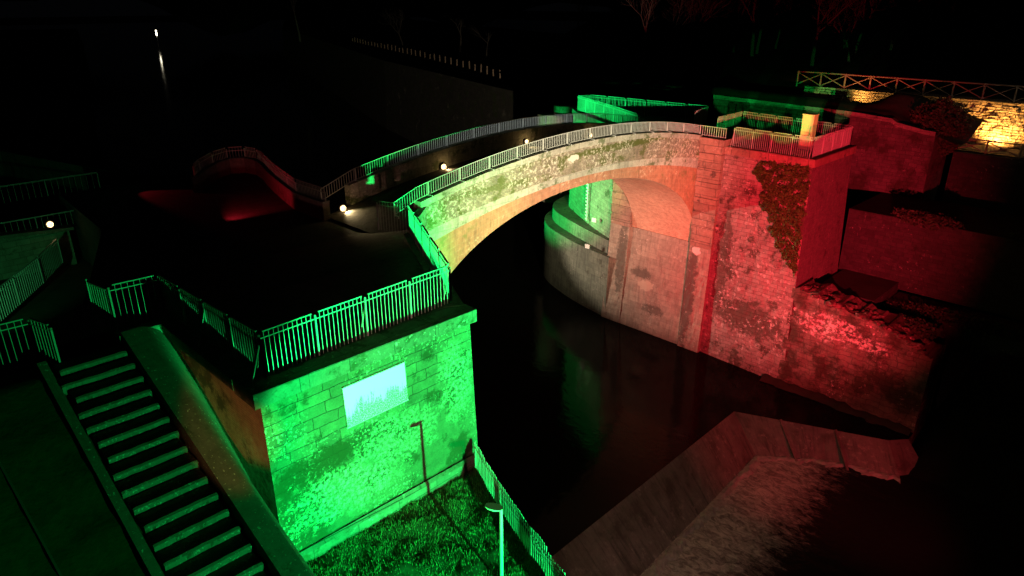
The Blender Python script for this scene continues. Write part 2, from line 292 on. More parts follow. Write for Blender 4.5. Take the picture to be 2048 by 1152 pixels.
# ------------------------------------------------------------------ mesh helpers
class MB:
    def __init__(s): s.v = []; s.f = []; s.uv = []
    def face(s, pts, uvs=None):
        i = len(s.v); s.v += [tuple(p) for p in pts]; s.f.append(tuple(range(i, i + len(pts))))
        if uvs is None:
            a = Vector(pts[1]) - Vector(pts[0]); b = Vector(pts[2]) - Vector(pts[1]); nn = a.cross(b)
            if nn.length < 1e-9 and len(pts) > 3: nn = (Vector(pts[2]) - Vector(pts[1])).cross(Vector(pts[3]) - Vector(pts[2]))
            nn = nn.normalized() if nn.length > 0 else Vector((0, 0, 1))
            if abs(nn.z) > .8: uvs = [(p[0], p[1]) for p in pts]
            else:
                tv = Vector((0, 0, 1)).cross(nn).normalized()
                # keep sign stable: faces towards -v read u left to right, faces towards -u read -v left to right
                uvs = [(Vector(p).dot(tv), p[2] / max(.3, math.sqrt(1 - nn.z ** 2))) for p in pts]
        s.uv.append(uvs)
    def prism(s, poly, z0, z1, batter=0):
        """poly: ccw list of (x, y); vertical block"""
        n = len(poly); cx = sum(p[0] for p in poly) / n; cy = sum(p[1] for p in poly) / n
        lo = [(p[0] + (p[0] - cx) * 0, p[1], z0) for p in poly]; hi = [(p[0], p[1], z1) for p in poly]
        for i in range(n):
            j = (i + 1) % n; s.face([lo[i], lo[j], hi[j], hi[i]])
        s.face(hi); s.face(lo[::-1])
    def box(s, x0, y0, z0, x1, y1, z1): s.prism([(x0, y0), (x1, y0), (x1, y1), (x0, y1)], z0, z1)
    def bar(s, a, b, w, h=None, up=(0, 0, 1)):
        """rectangular bar from a to b, w wide, h high"""
        a = Vector(a); b = Vector(b); h = h or w; d = (b - a)
        if d.length < 1e-6: return
        d.normalize(); upv = Vector(up)
        if abs(d.dot(upv)) > .95: upv = Vector((1, 0, 0))
        s1 = d.cross(upv).normalized() * w / 2; s2 = s1.cross(d).normalized() * h / 2
        q = [-s1 - s2, s1 - s2, s1 + s2, -s1 + s2]
        A = [a + k for k in q]; B = [b + k for k in q]
        for i in range(4):
            j = (i + 1) % 4; s.face([A[i], A[j], B[j], B[i]][::-1])
        s.face(A); s.face(B[::-1])
    def tube(s, a, b, r0, r1=None, n=6, cap=True):
        a = Vector(a); b = Vector(b); r1 = r0 if r1 is None else r1; d = b - a
        if d.length < 1e-6: return
        d.normalize(); u = d.orthogonal().normalized(); v = d.cross(u)
        A = []; B = []
        for i in range(n):
            t = 2 * math.pi * i / n; k = u * math.cos(t) + v * math.sin(t); A.append(a + k * r0); B.append(b + k * r1)
        for i in range(n):
            j = (i + 1) % n; s.face([A[i], A[j], B[j], B[i]])
        if cap: s.face(A[::-1]); s.face(B)
    def ball(s, c, r, n=8):
        c = Vector(c); rings = max(4, n // 2)
        def P(i, j):
            th = math.pi * i / rings; ph = 2 * math.pi * j / n
            return c + Vector((math.sin(th) * math.cos(ph), math.sin(th) * math.sin(ph), math.cos(th))) * r
        for i in range(rings):
            for j in range(n):
                if i == 0: s.face([P(0, 0), P(1, j), P(1, j + 1)])
                elif i == rings - 1: s.face([P(i, j), P(i + 1, j), P(i, j + 1)])
                else: s.face([P(i, j), P(i + 1, j), P(i + 1, j + 1), P(i, j + 1)])
    def build(s, name, mat, parent=None, smooth=False, off=(0, 0, 0)):
        me = bpy.data.meshes.new(name); ov = Vector(off)
        me.from_pydata([tuple(Vector(p) - ov) for p in s.v], [], s.f)
        ul = me.uv_layers.new(name='UVMap'); k = 0
        flat = [c for f in s.uv for uvp in f for c in uvp]
        ul.data.foreach_set('uv', flat)
        me.materials.append(mat)
        if smooth:
            bm = bmesh.new(); bm.from_mesh(me); bmesh.ops.remove_doubles(bm, verts=bm.verts, dist=2e-4)
            for e in bm.edges:
                if len(e.link_faces) == 2 and e.calc_face_angle(0) > .9: e.smooth = False
            for f in bm.faces: f.smooth = True
            bm.to_mesh(me); bm.free()
        me.update()
        o = bpy.data.objects.new(name, me); COL.objects.link(o)
        if parent is not None: o.parent = parent
        elif ov.length: o.location = ov
        return o
def tag(o, label=None, cat=None, group=None, kind=None):
    if label: o['label'] = label
    if cat: o['category'] = cat
    if group: o['group'] = group
    if kind: o['kind'] = kind
    return o
def empty(name, loc=(0, 0, 0)):
    # parts are authored in world metres, so thing empties stay at the base point and parts are shifted back
    o = bpy.data.objects.new(name, None); COL.objects.link(o); o.location = loc; o.empty_display_size = .3
    return o
def part(mb, name, mat, root, smooth=False):
    return mb.build(name, mat, root, smooth, off=root.location if root.parent is None else root.parent.location)
def sub(mb, name, mat, par, root, smooth=False): return mb.build(name, mat, par, smooth, off=root.location)

def wallmesh(path, z0, z1, batter=0.0, n=1, top=None):
    """open wall face along path (outward side is on the right of travel); optional batter pushes the foot outwards"""
    mb = MB(); s = 0
    P = [Vector((p[0], p[1])) for p in path]
    nr = []
    for i in range(len(P)):
        a = P[max(0, i - 1)]; b = P[min(len(P) - 1, i + 1)]; d = (b - a).normalized(); nr.append(Vector((d.y, -d.x)))
    zt = (lambda i: z1[i]) if isinstance(z1, (list, tuple)) else (lambda i: z1)
    for i in range(len(P) - 1):
        L = (P[i + 1] - P[i]).length
        def pt(j, z, sl):
            k = (zt(j) - z) * batter; q = P[j] + nr[j] * k
            return (q.x, q.y, z), (sl, z)
        a, ua = pt(i, z0, s); b, ub = pt(i + 1, z0, s + L); c, uc = pt(i + 1, zt(i + 1), s + L); d, ud = pt(i, zt(i), s)
        mb.face([a, b, c, d], [ua, ub, uc, ud]); s += L
    return mb

# ------------------------------------------------------------------ railings
def bar_fence(label, path, group, base_z, cat='railing', mat='paint', h_mid=1.09, h_top=1.27, bay=1.65, spacing=.14, braces=(), brace_side=1,
              gap=.11, bar=.0155, post=.045, top_w=.05, name='bar_railing', balls=True, droop=0):
    """bars standing on the ground, a thin mid rail through ball-topped posts and a top rail broken at every post"""
    z = base_z if callable(base_z) else (lambda p: base_z)
    P = [Vector((a[0], a[1])) for a in path]
    root = empty(name, (P[0].x, P[0].y, z(P[0]))); tag(root, label, cat, group)
    posts = []
    k = 0
    for i in range(len(P) - 1):
        L = (P[i + 1] - P[i]).length; nb = max(1, round(L / bay)); d = (P[i + 1] - P[i]) / nb
        dn = d.normalized(); side = Vector((dn.y, -dn.x)) * brace_side
        for j in range(nb):
            a = P[i] + d * j; b = a + d; za, zb = z(a), z(b)
            mb = MB(); nbars = max(2, round(d.length / spacing))
            for q in range(1, nbars):
                p = a + d * (q / nbars); zz = za + (zb - za) * q / nbars
                mb.bar((p.x, p.y, zz - droop), (p.x, p.y, zz + h_top - .01), bar)
            g = dn * gap
            mb.bar((a.x, a.y, za + h_mid), (b.x, b.y, zb + h_mid), .014, .03)
            p0 = a + g; p1 = b - g
            mb.bar((p0.x, p0.y, za + h_top), (p1.x, p1.y, zb + h_top), top_w, .032)
            part(mb, 'bar_panel', M[mat], root)
            posts.append((a, za, side, k)); k += 1
    posts.append((P[-1], z(P[-1]), side, k))
    for a, za, side, q in posts:
        mb = MB(); mb.bar((a.x, a.y, za - droop), (a.x, a.y, za + h_mid + .05), post)
        if balls: mb.ball((a.x, a.y, za + h_mid + .09), post * .85, 8)
        po = part(mb, 'post', M[mat], root)
        if q in braces:
            mb = MB(); e = a + side * .34
            mb.bar((a.x, a.y, za + h_mid - .12), (e.x, e.y, za), post * .6)
            part(mb, 'brace', M[mat], root)
    return root

# ================================================================== SETTING
# river bed / far ground sheet to the horizon
mb = MB(); mb.face([(-1500, -1500, -19), (1500, -1500, -19), (1500, 1500, -19), (-1500, 1500, -19)])
tag(mb.build('ground', M['soil']), kind='structure')
# upstream water, held by the weir crest
WZ = -15.2
mb = MB()
crest = [(13, 17.0), (37.35, 17.45), (39.5, 12.6), (40.9, 9.4), (41.9, 8.6)]
mb.face([(13, 17.0, WZ), (37.35, 17.45, WZ), (60, 17.45, WZ), (700, 17.45, WZ), (700, 900, WZ), (-50, 900, WZ), (-50, 17, WZ)])
mb.face([(37.35, 17.45, WZ), (39.5, 12.6, WZ), (40.9, 9.4, WZ), (41.9, 8.6, WZ), (60, 8.6, WZ), (60, 17.45, WZ)])
tag(mb.build('river_water', M['water']), kind='structure')
# lower water with foam
mb = MB(); mb.face([(5, -60, -16.75), (90, -60, -16.75), (90, 19, -16.75), (5, 19, -16.75)])
tag(mb.build('lower_river_water', M['foam']), kind='structure')

# weir: sloping apron, lip and dividing ribs
weir = empty('river_weir', (30, 16, -16.8)); tag(weir, 'low sloping concrete weir across the dark river, dim red in the floodlight', 'weir')
foot = [(13, 13.6), (36.1, 15.0), (38.6, 11.9), (40.1, 8.2), (41.8, 7.2)]
mb = MB(); s = 0
for i in range(len(crest) - 1):
    a, b, c, d = crest[i], crest[i + 1], foot[i + 1], foot[i]
    nseg = 14
    for q in range(nseg):
        t0 = q / nseg; t1 = (q + 1) / nseg
        L = lambda p, r, t: (p[0] + (r[0] - p[0]) * t, p[1] + (r[1] - p[1]) * t)
        A = L(a, b, t0); B = L(a, b, t1); D = L(d, c, t0); Cc = L(d, c, t1)
        ln = (Vector(b) - Vector(a)).length
        mb.face([(*D, -16.85), (*Cc, -16.85), (*B, WZ + .02), (*A, WZ + .02)], [(s + ln * t0, 0), (s + ln * t1, 0), (s + ln * t1, 2.6), (s + ln * t0, 2.6)])
    s += ln
part(mb, 'apron', M['weir'], weir)
for t in (.28, .62):
    a = Vector((39.5, 12.6)).lerp(Vector((41.1, 9)), t - .28); a2 = Vector((37.35, 17.45)).lerp(Vector((39.5, 12.6)), .98 if t < .5 else 1)
    p = Vector((37.35, 17.45)).lerp(Vector((41.1, 9.0)), t); q = Vector((36.1, 15.0)).lerp(Vector((40.2, 7.9)), t)
    mb = MB(); mb.bar((p.x + .1, p.y - .15, WZ + .03), (q.x, q.y, -16.8), .16, .12); part(mb, 'rib', M['weir'], weir)

# churned foam ridge at the foot of the apron
M['foamw'] = simple('broken_white_water', (.42, .38, .35), .8, 0, .8, 2.6, 1.0, .2)
mb = MB(); fr = random.Random(4)
fsegs = [((19, 13.96), (36.1, 15.0)), ((36.1, 15.0), (38.6, 11.9)), ((38.6, 11.9), (40.1, 8.2))]
for (a, b) in fsegs:
    a = Vector(a); b = Vector(b); L = (b - a).length; nn_ = int(L / .16); dn = (b - a).normalized(); sd = Vector((dn.y, -dn.x))
    G = []
    for i in range(nn_ + 1):
        p = a + dn * L * i / nn_; row = []
        w = .55 + .5 * noise.noise(Vector((p.x * .8, p.y * .8, 3))) + .25 * noise.noise(Vector((p.x * 3, p.y * 3, 3)))
        for j in range(9):
            t = j / 8; q = p + sd * (-.12 + (w + .12) * t)
            h = .13 * math.sin(math.pi * min(1, t * 1.05 + .1)) + .09 * noise.noise(Vector((q.x * 4, q.y * 4, 0))) + .05 * noise.noise(Vector((q.x * 11, q.y * 11, 0)))
            row.append((q.x, q.y, -16.78 + h * (1 if t < 1 else 0)))
        G.append(row)
    for i in range(nn_):
        for j in range(8): mb.face([G[i][j], G[i][j + 1], G[i + 1][j + 1], G[i + 1][j]][::-1])
tag(mb.build('foam', M['foamw']), 'churned foam ridge along the foot of the weir', 'foam', kind='stuff')

# terrace paving (left bank): strips by v
def interp(tab, x):
    for (x0, y0), (x1, y1) in zip(tab, tab[1:]):
        if x <= x1: return y0 + (y1 - y0) * max(0, (x - x0)) / (x1 - x0)
    return tab[-1][1]
Rt = [(15.25, 13.5), (16.2, 13.5), (23.2, 17.2), (25.0, 18.6), (30.6, 18.6), (30.7, 17.3), (32.8, 17.4), (37.5, 18.75), (41, 19.6), (43.0, 19.9), (45, 17.5)]
def lft(v): return interp([(21.4, 3.2), (24, 4.4), (30, 6.7), (36, 8.9), (45, 9.4)], v)
def tz(v): return interp([(15, -.03), (21.5, -.06), (27, -1.0), (60, -1.0)], v)
mb = MB(); vs = [15.25 + i * .75 for i in range(40)]
for v0, v1 in zip(vs, vs[1:]):
    l0 = 6.32 if v0 < 21.4 else -30; l1 = l0
    if v0 < 21.4: xs0 = [6.32, interp(Rt, v0)]; xs1 = [6.32, interp(Rt, v1)]
    else: xs0 = [lft(v0), 9.5, interp(Rt, v0)]; xs1 = [lft(v1), 9.5, interp(Rt, v1)]
    for i in range(len(xs0) - 1):
        mb.face([(xs0[i], v0, tz(v0)), (xs0[i + 1], v0, tz(v0)), (xs1[i + 1], v1, tz(v1)), (xs1[i], v1, tz(v1))])
tag(mb.build('terrace_paving', M['paving']), kind='structure')
# left land: sloping lawn beside the stairs and the flat beyond
def stair_z(v): return -.33 + .38 * (v - 20.87)
def bumpy(x, y, s=.9, a=.07): return noise.noise(Vector((x * s, y * s, 1.7))) * a + noise.noise(Vector((x * s * 3.1, y * s * 3.1, 4.2))) * a * .5
def sheet(name, u0, u1, v0, v1, nu, nv, fz, mat, kind='structure', smooth=True, clip=None):
    mb = MB()
    g = {}
    for i in range(nu + 1):
        for j in range(nv + 1):
            u = u0 + (u1 - u0) * i / nu; v = v0 + (v1 - v0) * j / nv
            if clip: u, v = clip(u, v)
            g[i, j] = (u, v, fz(u, v))
    vl = {k: i for i, k in enumerate(g)}
    me = bpy.data.meshes.new(name)
    me.from_pydata(list(g.values()), [], [(vl[i, j], vl[i + 1, j], vl[i + 1, j + 1], vl[i, j + 1]) for i in range(nu) for j in range(nv)])
    ul = me.uv_layers.new(name='UVMap')
    vals = [c for lp in me.loops for c in me.vertices[lp.vertex_index].co[:2]]
    ul.data.foreach_set('uv', vals)
    me.materials.append(mat)
    if smooth: me.polygons.foreach_set('use_smooth', [True] * len(me.polygons))
    o = bpy.data.objects.new(name, me); COL.objects.link(o)
    if kind: o['kind'] = kind
    return o
def lawn_z(u, v):
    base = min(-.36, stair_z(v) - .02) if v > 6.9 else -5.6
    return base + bumpy(u, v, 1.1, .10) - .05 + min(0, (u + 1) * .05)
sheet('sloping_lawn', -26, 3.22, -8, 21.6, 70, 90, lawn_z, M['lawn'])
def flat_left(u, v): return interp([(21.3, -.4), (26, -1.2), (33, -3.2), (60, -4.5)], v) + bumpy(u, v, .6, .05)
sheet('upper_left_ground', -40, 11, 21.9, 60, 50, 40, lambda u, v: flat_left(u, v) - (.35 if u > 3.2 else 0), M['soil'])
mb = MB(); vs_ = [21.5, 24, 27, 30, 33, 36, 40, 45]
for a, b in zip(vs_, vs_[1:]): mb.face([(lft(a), a, -4.5), (lft(b), b, -4.5), (lft(b), b, tz(b) + .02), (lft(a), a, tz(a) + .02)])
tag(mb.build('edge_wall', M['back']), 'dark low wall edging the terrace on its left side', 'wall')
# floodlit grass below the green wall, bounded by the picket fence on the river side
def fence_u(v): return interp([(-20, .8), (8, 10.75), (9.8, 11.35), (11.1, 11.8), (13.0, 12.45), (15.1, 13.3), (17, 13.9)], v)
def grass_z(u, v): return -5.45 - .03 * (u - 6) - .045 * (15.2 - v) + bumpy(u, v, 1.4, .13)
def gclip(u, v):
    t = (u - 5.85) / (13.3 - 5.85); return 5.85 + t * (fence_u(v) + .25 - 5.85), v
gr = sheet('grass_bank', 5.85, 13.3, -6, 15.35, 90, 130, grass_z, M['lawn'], clip=gclip)
# blades
mb = MB(); rnd = random.Random(3)
vv = []; ff = []
for i in range(30000):
    v = 15.15 - (rnd.random() ** 1.4) * 9.5; u = 5.95 + rnd.random() * (fence_u(v) - 5.95)
    if noise.noise(Vector((u * .9, v * .9, 9))) < -.35 and rnd.random() < .7: continue
    z = grass_z(u, v) - .01; h = .045 + rnd.random() * .085; a = rnd.random() * 6.28; l = .07 * (rnd.random() - .3)
    dx, dy = math.cos(a) * .008, math.sin(a) * .008; k = len(vv)
    vv += [(u - dx, v - dy, z), (u + dx, v + dy, z), (u + dy * l * 90, v - dx * l * 90, z + h)]; ff.append((k, k + 1, k + 2))
me = bpy.data.meshes.new('grass'); me.from_pydata(vv, [], ff); me.materials.append(M['blade'])
o = bpy.data.objects.new('grass', me); COL.objects.link(o); tag(o, 'short rough grass at the foot of the green lit wall', 'grass', kind='stuff')

# river wall of the left bank below grass and terrace
q = MB()
pth = [(fence_u(-20) + .3, -20), (fence_u(8) + .3, 8), (fence_u(13) + .3, 13), (13.6, 15.3)]
mbw = wallmesh(pth, -19, -5.75); tag(mbw.build('river_wall', M['pier']), 'stone river wall under the picket fence', 'wall')

# ---------------------------------------------------------------- left terrace block with the green wall
ter = empty('terrace_bastion', (6.3, 15.2, -5.6)); tag(ter, 'bright green floodlit stone bastion wall carrying the corner railing', 'bastion wall')
def facegrid(p00, p10, p11, p01, nu, nv, amp, axis, mb, uvf):
    """bilinear subdivided face with real relief along axis"""
    P = [[None] * (nv + 1) for _ in range(nu + 1)]
    a, b, c, d = map(Vector, (p00, p10, p11, p01)); ax = Vector(axis)
    for i in range(nu + 1):
        for j in range(nv + 1):
            s, t = i / nu, j / nv; p = a.lerp(b, s).lerp(d.lerp(c, s), t)
            e = min(1, 6 * min(t, 1 - t), 8 * min(s, 1 - s))
            P[i][j] = p + ax * (noise.noise(p * 2.3) * amp + noise.noise(p * 7.1) * amp * .5) * max(.15, e)
    for i in range(nu):
        for j in range(nv):
            qd = [P[i][j], P[i + 1][j], P[i + 1][j + 1], P[i][j + 1]]
            mb.face(qd, [uvf(p) for p in qd])
mb = MB()
# front face, slight batter, foot follows the ground line
facegrid((6.30, 14.98, -5.9), (13.62, 15.22, -6.1), (13.52, 15.42, -.42), (6.42, 15.34, -.42), 70, 50, .035, (0, -1, 0), mb, lambda p: (p.x, p.z))
part(mb, 'front_wall', M['green_wall'], ter, True)
mb = MB()
facegrid((6.42, 21.9, -.3), (6.20, 21.9, -6), (6.30, 14.98, -5.9), (6.42, 15.34, -.42), 30, 30, .02, (-1, 0, 0), mb, lambda p: (-p.y, p.z))
part(mb, 'side_wall', M['brown_wall'], ter, True)
mb = MB()
mb.face([(13.62, 15.22, -19), (17.6, 23.2, -19), (17.2, 23.2, -.42), (13.52, 15.42, -.42)])
mb.face([(17.6, 23.2, -19), (18.9, 25.2, -19), (18.9, 25.2, -.42), (17.2, 23.2, -.42)])
mb.face([(13.62, 15.22, -19), (13.52, 15.42, -.42), (13.5, 15.5, -.42), (13.5, 15.5, -19)])
part(mb, 'river_side_wall', M['pier'], ter)
# cap stones: slab courses a little proud of the walls
mb = MB(); xs = [6.22, 7.75, 9.2, 10.6, 12.1, 13.66]
for a, b in zip(xs, xs[1:]):
    dz = random.uniform(-.006, .006); dy = random.uniform(-.012, .012)
    mb.box(a + .004, 15.23 + dy, -.43, b - .004, 16.35, 0 + dz)
part(mb, 'capstone', M['cap'], ter)
mb = MB()
ys = [16.36, 17.7, 19.1, 20.4, 21.6]
for a, b in zip(ys, ys[1:]): mb.box(6.20, a, -.34, 6.95, b - .008, 0 + random.uniform(-.006, .006))
part(mb, 'side_kerb', M['cap'], ter)
mb = MB()
for k in range(5):
    a = Vector((13.1, 16.0)).lerp(Vector((16.85, 23.1)), k / 5); b = Vector((13.1, 16.0)).lerp(Vector((16.85, 23.1)), (k + 1) / 5 - .003)
    nn = Vector((.884, -.467)) * .55
    mb.prism([(a.x - .1, a.y + .05), (a.x + nn.x, a.y + nn.y), (b.x + nn.x, b.y + nn.y), (b.x - .1, b.y + .05)], -.44, 0.004)
part(mb, 'river_kerb', M['cap'], ter)
# rendered plinth with a rounded end at the foot
mb = MB(); prof = []
for k in range(9):
    t = k / 8 * math.pi / 2; prof.append((6.75 - .62 * math.sin(t), 14.84 + .62 * (1 - math.cos(t))))
prof = prof[::-1] + [(13.4, 15.02)]
for i in range(len(prof) - 1):
    a, b = prof[i], prof[i + 1]
    ta, tb = (a[0] + .02, a[1] + .14), (b[0] + .02, b[1] + .14)
    mb.face([(*a, -6.2), (*b, -6.2), (b[0], b[1] + .03, -5.16 if i < 8 else -5.34), (a[0], a[1] + .03, -5.16)])
    mb.face([(a[0], a[1] + .03, -5.16), (b[0], b[1] + .03, -5.16 if i < 8 else -5.34), (tb[0], tb[1], -5.08 if i < 8 else -5.26), (ta[0], ta[1], -5.08)])
part(mb, 'plinth', M['cap'], ter, True)

# white board on the wall
bd = empty('wall_board', (8.95, 15.1, -2.37)); tag(bd, 'large white stained information board fixed to the green lit wall', 'sign board')
mb = MB()
def slab(x0, z0, x1, z1, out, th):
    wy = lambda x, z: 14.98 + .24 * (x - 6.3) / 7.3 + .36 * (z + 5.9) / 5.48 * (1 - .45 * (x - 6.3) / 7.3)
    f = [(x0, wy(x0, z0) - out - th, z0), (x1, wy(x1, z0) - out - th, z0), (x1, wy(x1, z1) - out - th, z1), (x0, wy(x0, z1) - out - th, z1)]
    b = [(p[0], p[1] + th, p[2]) for p in f]
    mb.face(f, [(p[0], p[2]) for p in f])
    for i in range(4): mb.face([f[(i + 1) % 4], f[i], b[i], b[(i + 1) % 4]])
slab(8.72, -2.10, 10.84, -.87, .03, .035)
part(mb, 'board', M['plate'], bd)
mb = MB(); slab(8.70, -2.125, 10.86, -2.102, .0, .062); slab(8.70, -.868, 10.86, -.85, .0, .062)
part(mb, 'frame', M['galv'], bd)

# terrace railings
G1 = 'grey bar railings with ball topped posts'
bar_fence('bright green lit bar railing on top of the bastion wall above the white board', [(6.86, 15.86), (13.42, 16.2)], G1, 0, braces=(0, 2, 4), brace_side=-1, name='bar_railing')
bar_fence('railing along the river edge of the terrace, seen nearly end on', [(13.42, 16.2), (16.95, 23.0)], G1, 0, braces=(), name='bar_railing')
bar_fence('dark unlit railing running back from the bastion corner above the brown wall', [(6.86, 15.86), (6.62, 21.86)], G1, 0, braces=(0, 2), brace_side=-1, name='bar_railing', mat='shadepaint')
bar_fence('short railing at the head of the stone staircase beside the sloping coping', [(6.62, 21.86), (5.25, 21.95)], G1, -.2, bay=1.0, h_mid=1.29, h_top=1.46, spacing=.17, name='bar_railing')
bar_fence('narrow open gate leaf seen edge on at the head of the staircase', [(5.25, 21.98), (5.02, 23.2)], G1, -.22, bay=1.3, cat='gate', name='bar_gate', h_mid=1.29, h_top=1.32)
bar_fence('gate leaf with ball topped post at the left end of the top stair', [(3.45, 21.0), (3.15, 22.0)], G1, -.38, bay=1.2, cat='gate', name='bar_gate', mat='shadepaint')
bar_fence('dim railing running off the picture beside the top of the stairs', [(3.15, 22.0), (.2, 22.15)], G1, -.38, bay=1.5, spacing=.17, name='bar_railing', mat='shadepaint')
bar_fence('sloping dim railing before the faint green wall beside the stair head', [(7.75, 39.7), (6.3, 37.2), (3.5, 33.0)], G1, -3.25, bay=2.2, spacing=.2, name='bar_railing', mat='paint', bar=.03, post=.06)
bar_fence('low dark railing at the terrace corner by the bridge foot', [(16.95, 23.0), (16.4, 24.4)], G1, -.05, bay=1.6, name='bar_railing', mat='shadepaint')

# ---------------------------------------------------------------- staircase
st = empty('stone_staircase', (3.3, 8, -5.3)); tag(st, 'long outdoor stone staircase with green lit risers beside the sloping coping', 'staircase')
v = 21.05; k = 0
while v > 7.0:
    z = stair_z(v); mb = MB(); rr = random.Random(k)
    l = 3.22 + rr.uniform(-.06, .12); r = 5.0 + rr.uniform(-.03, .02)
    n = 22; pts = []
    # slightly worn nosing: bowed front edge
    front = []
    for i in range(n + 1):
        t = i / n; u = l + (r - l) * t
        wob = .02 * math.sin(t * math.pi) + noise.noise(Vector((u * 3, v, 0))) * .02; dz = -.015 * math.sin(t * math.pi) + noise.noise(Vector((u * 5, v, 5))) * .010 - (.02 if i in (0, n) else 0)
        front.append((u, v - .53 + wob, z + dz - .035, u, v - .53 + wob * .6 + .010))
    for a, b in zip(front, front[1:]):
        mb.face([(a[3], a[4], z - .42), (b[3], b[4], z - .42), (b[0], b[1], b[2]), (a[0], a[1], a[2])])
        mb.face([(a[0], a[1], a[2]), (b[0], b[1], b[2]), (b[0], b[1] + .06, b[2] + .035), (a[0], a[1] + .06, a[2] + .035)])
        mb.face([(a[0], a[1] + .06, a[2] + .035), (b[0], b[1] + .06, b[2] + .035), (b[0], v + .06, b[2] + .035), (a[0], v + .06, a[2] + .035)])
    a, b = front[0], front[-1]
    mb.face([(a[0], v + .05, z - .42), (a[0], a[4], z - .42), (a[0], a[1], a[2]), (a[0], v + .06, a[2])])
    part(mb, 'step', M['step'], st); v -= .527; k += 1
# side kerbs
cop = empty('sloping_coping', (5.5, 8, -5.5)); tag(cop, 'broad sloping stone coping between the staircase and the brown wall', 'stair parapet')
def cz(v): return .37 * (v - 20.64) + .0
mb = MB(); vs = [21.0 - i * .35 for i in range(44)]
def zo(v): return sum(zo_(v + d) for d in (-.8, -.4, 0, .4, .8)) / 5
def zo_(v): return min(cz(v) - .02, interp([(5, -8.6), (12.2, -4.75), (13.6, -4.2), (15.1, -3.75), (15.9, -2.95), (16.9, -2.35), (18.0, -1.5), (19.2, -.85), (21, -.06)], v))
for a, b in zip(vs, vs[1:]):
    mid_ = 5.62
    for u0, u1 in ((5.08, 5.35), (5.35, mid_)):
        mb.face([(u0, b, cz(b)), (u1, b, cz(b)), (u1, a, cz(a)), (u0, a, cz(a))], [(u0, b), (u1, b), (u1, a), (u0, a)])
    for q in range(4):
        f0, f1 = q / 4, (q + 1) / 4; L_ = lambda y, f: (mid_ + .52 * f, y, cz(y) + (zo(y) - cz(y)) * f ** 1.6)
        mb.face([L_(b, f0), L_(b, f1), L_(a, f1), L_(a, f0)], [(mid_ + f0, b), (mid_ + f1, b), (mid_ + f1, a), (mid_ + f0, a)])
    mb.face([(5.08, a, cz(a) - 1.2), (5.08, b, cz(b) - 1.2), (5.08, b, cz(b)), (5.08, a, cz(a))])
    mb.face([(6.14, b, -8), (6.14, a, -8), (6.14, a, zo(a)), (6.14, b, zo(b))])
part(mb, 'coping', M['concrete'], cop, True)
mb = MB(); mb.box(5.02, 21.0, -.6, 6.2, 21.42, .03); part(mb, 'end_block', M['concrete'], cop)
mb = MB(); mb.bar((3.06, 21.2, stair_z(21.2) - .02), (3.06, 7, stair_z(7) - .02), .22, .2)
tag(mb.build('stair_kerb', M['concrete']), 'narrow edging stones on the lawn side of the staircase', 'kerb')
mb = MB(); mb.bar((1.3, 19.5, lawn_z(1.3, 19.5) + .05), (1.9, 7, lawn_z(1.9, 7) + .05), .05, .05)
tag(mb.build('lawn_cable', M['rust']), 'thin dark cable lying down the sloping lawn', 'cable')

# ---------------------------------------------------------------- left far wall with lamp
wl = empty('lamp_wall', (4, 41, -5)); tag(wl, 'dim green stone wall below the lone lit lamp', 'wall')
mb = MB()
facegrid((1.0, 41.2, -5.6), (8.7, 41.2, -5.6), (8.7, 41.3, -2.1), (1.0, 41.3, -1.5), 24, 14, .05, (0, -1, 0), mb, lambda p: (p.x, p.z))
part(mb, 'face', M['upwall'], wl)
mb = MB(); mb.bar((1, 41.5, -1.42), (8.9, 41.5, -2.02), .8, .16); part(mb, 'coping', M['concrete'], wl)
bar_fence('thin rail on the wall behind the lone lit lamp', [(1, 41.75), (9.6, 41.75)], 'thin railings on the far wall', -1.95, bay=2.1, spacing=.26, h_mid=.68, h_top=.72, mat='shadepaint', name='thin_railing', gap=.02, balls=False, bar=.02)
bar_fence('faint second rail further back above the lone lamp', [(1, 44.5), (11.4, 44.5)], 'thin railings on the far wall', -.9, bay=2.4, spacing=.3, h_mid=.85, h_top=.9, mat='shadepaint', name='thin_railing', gap=.02, balls=False)

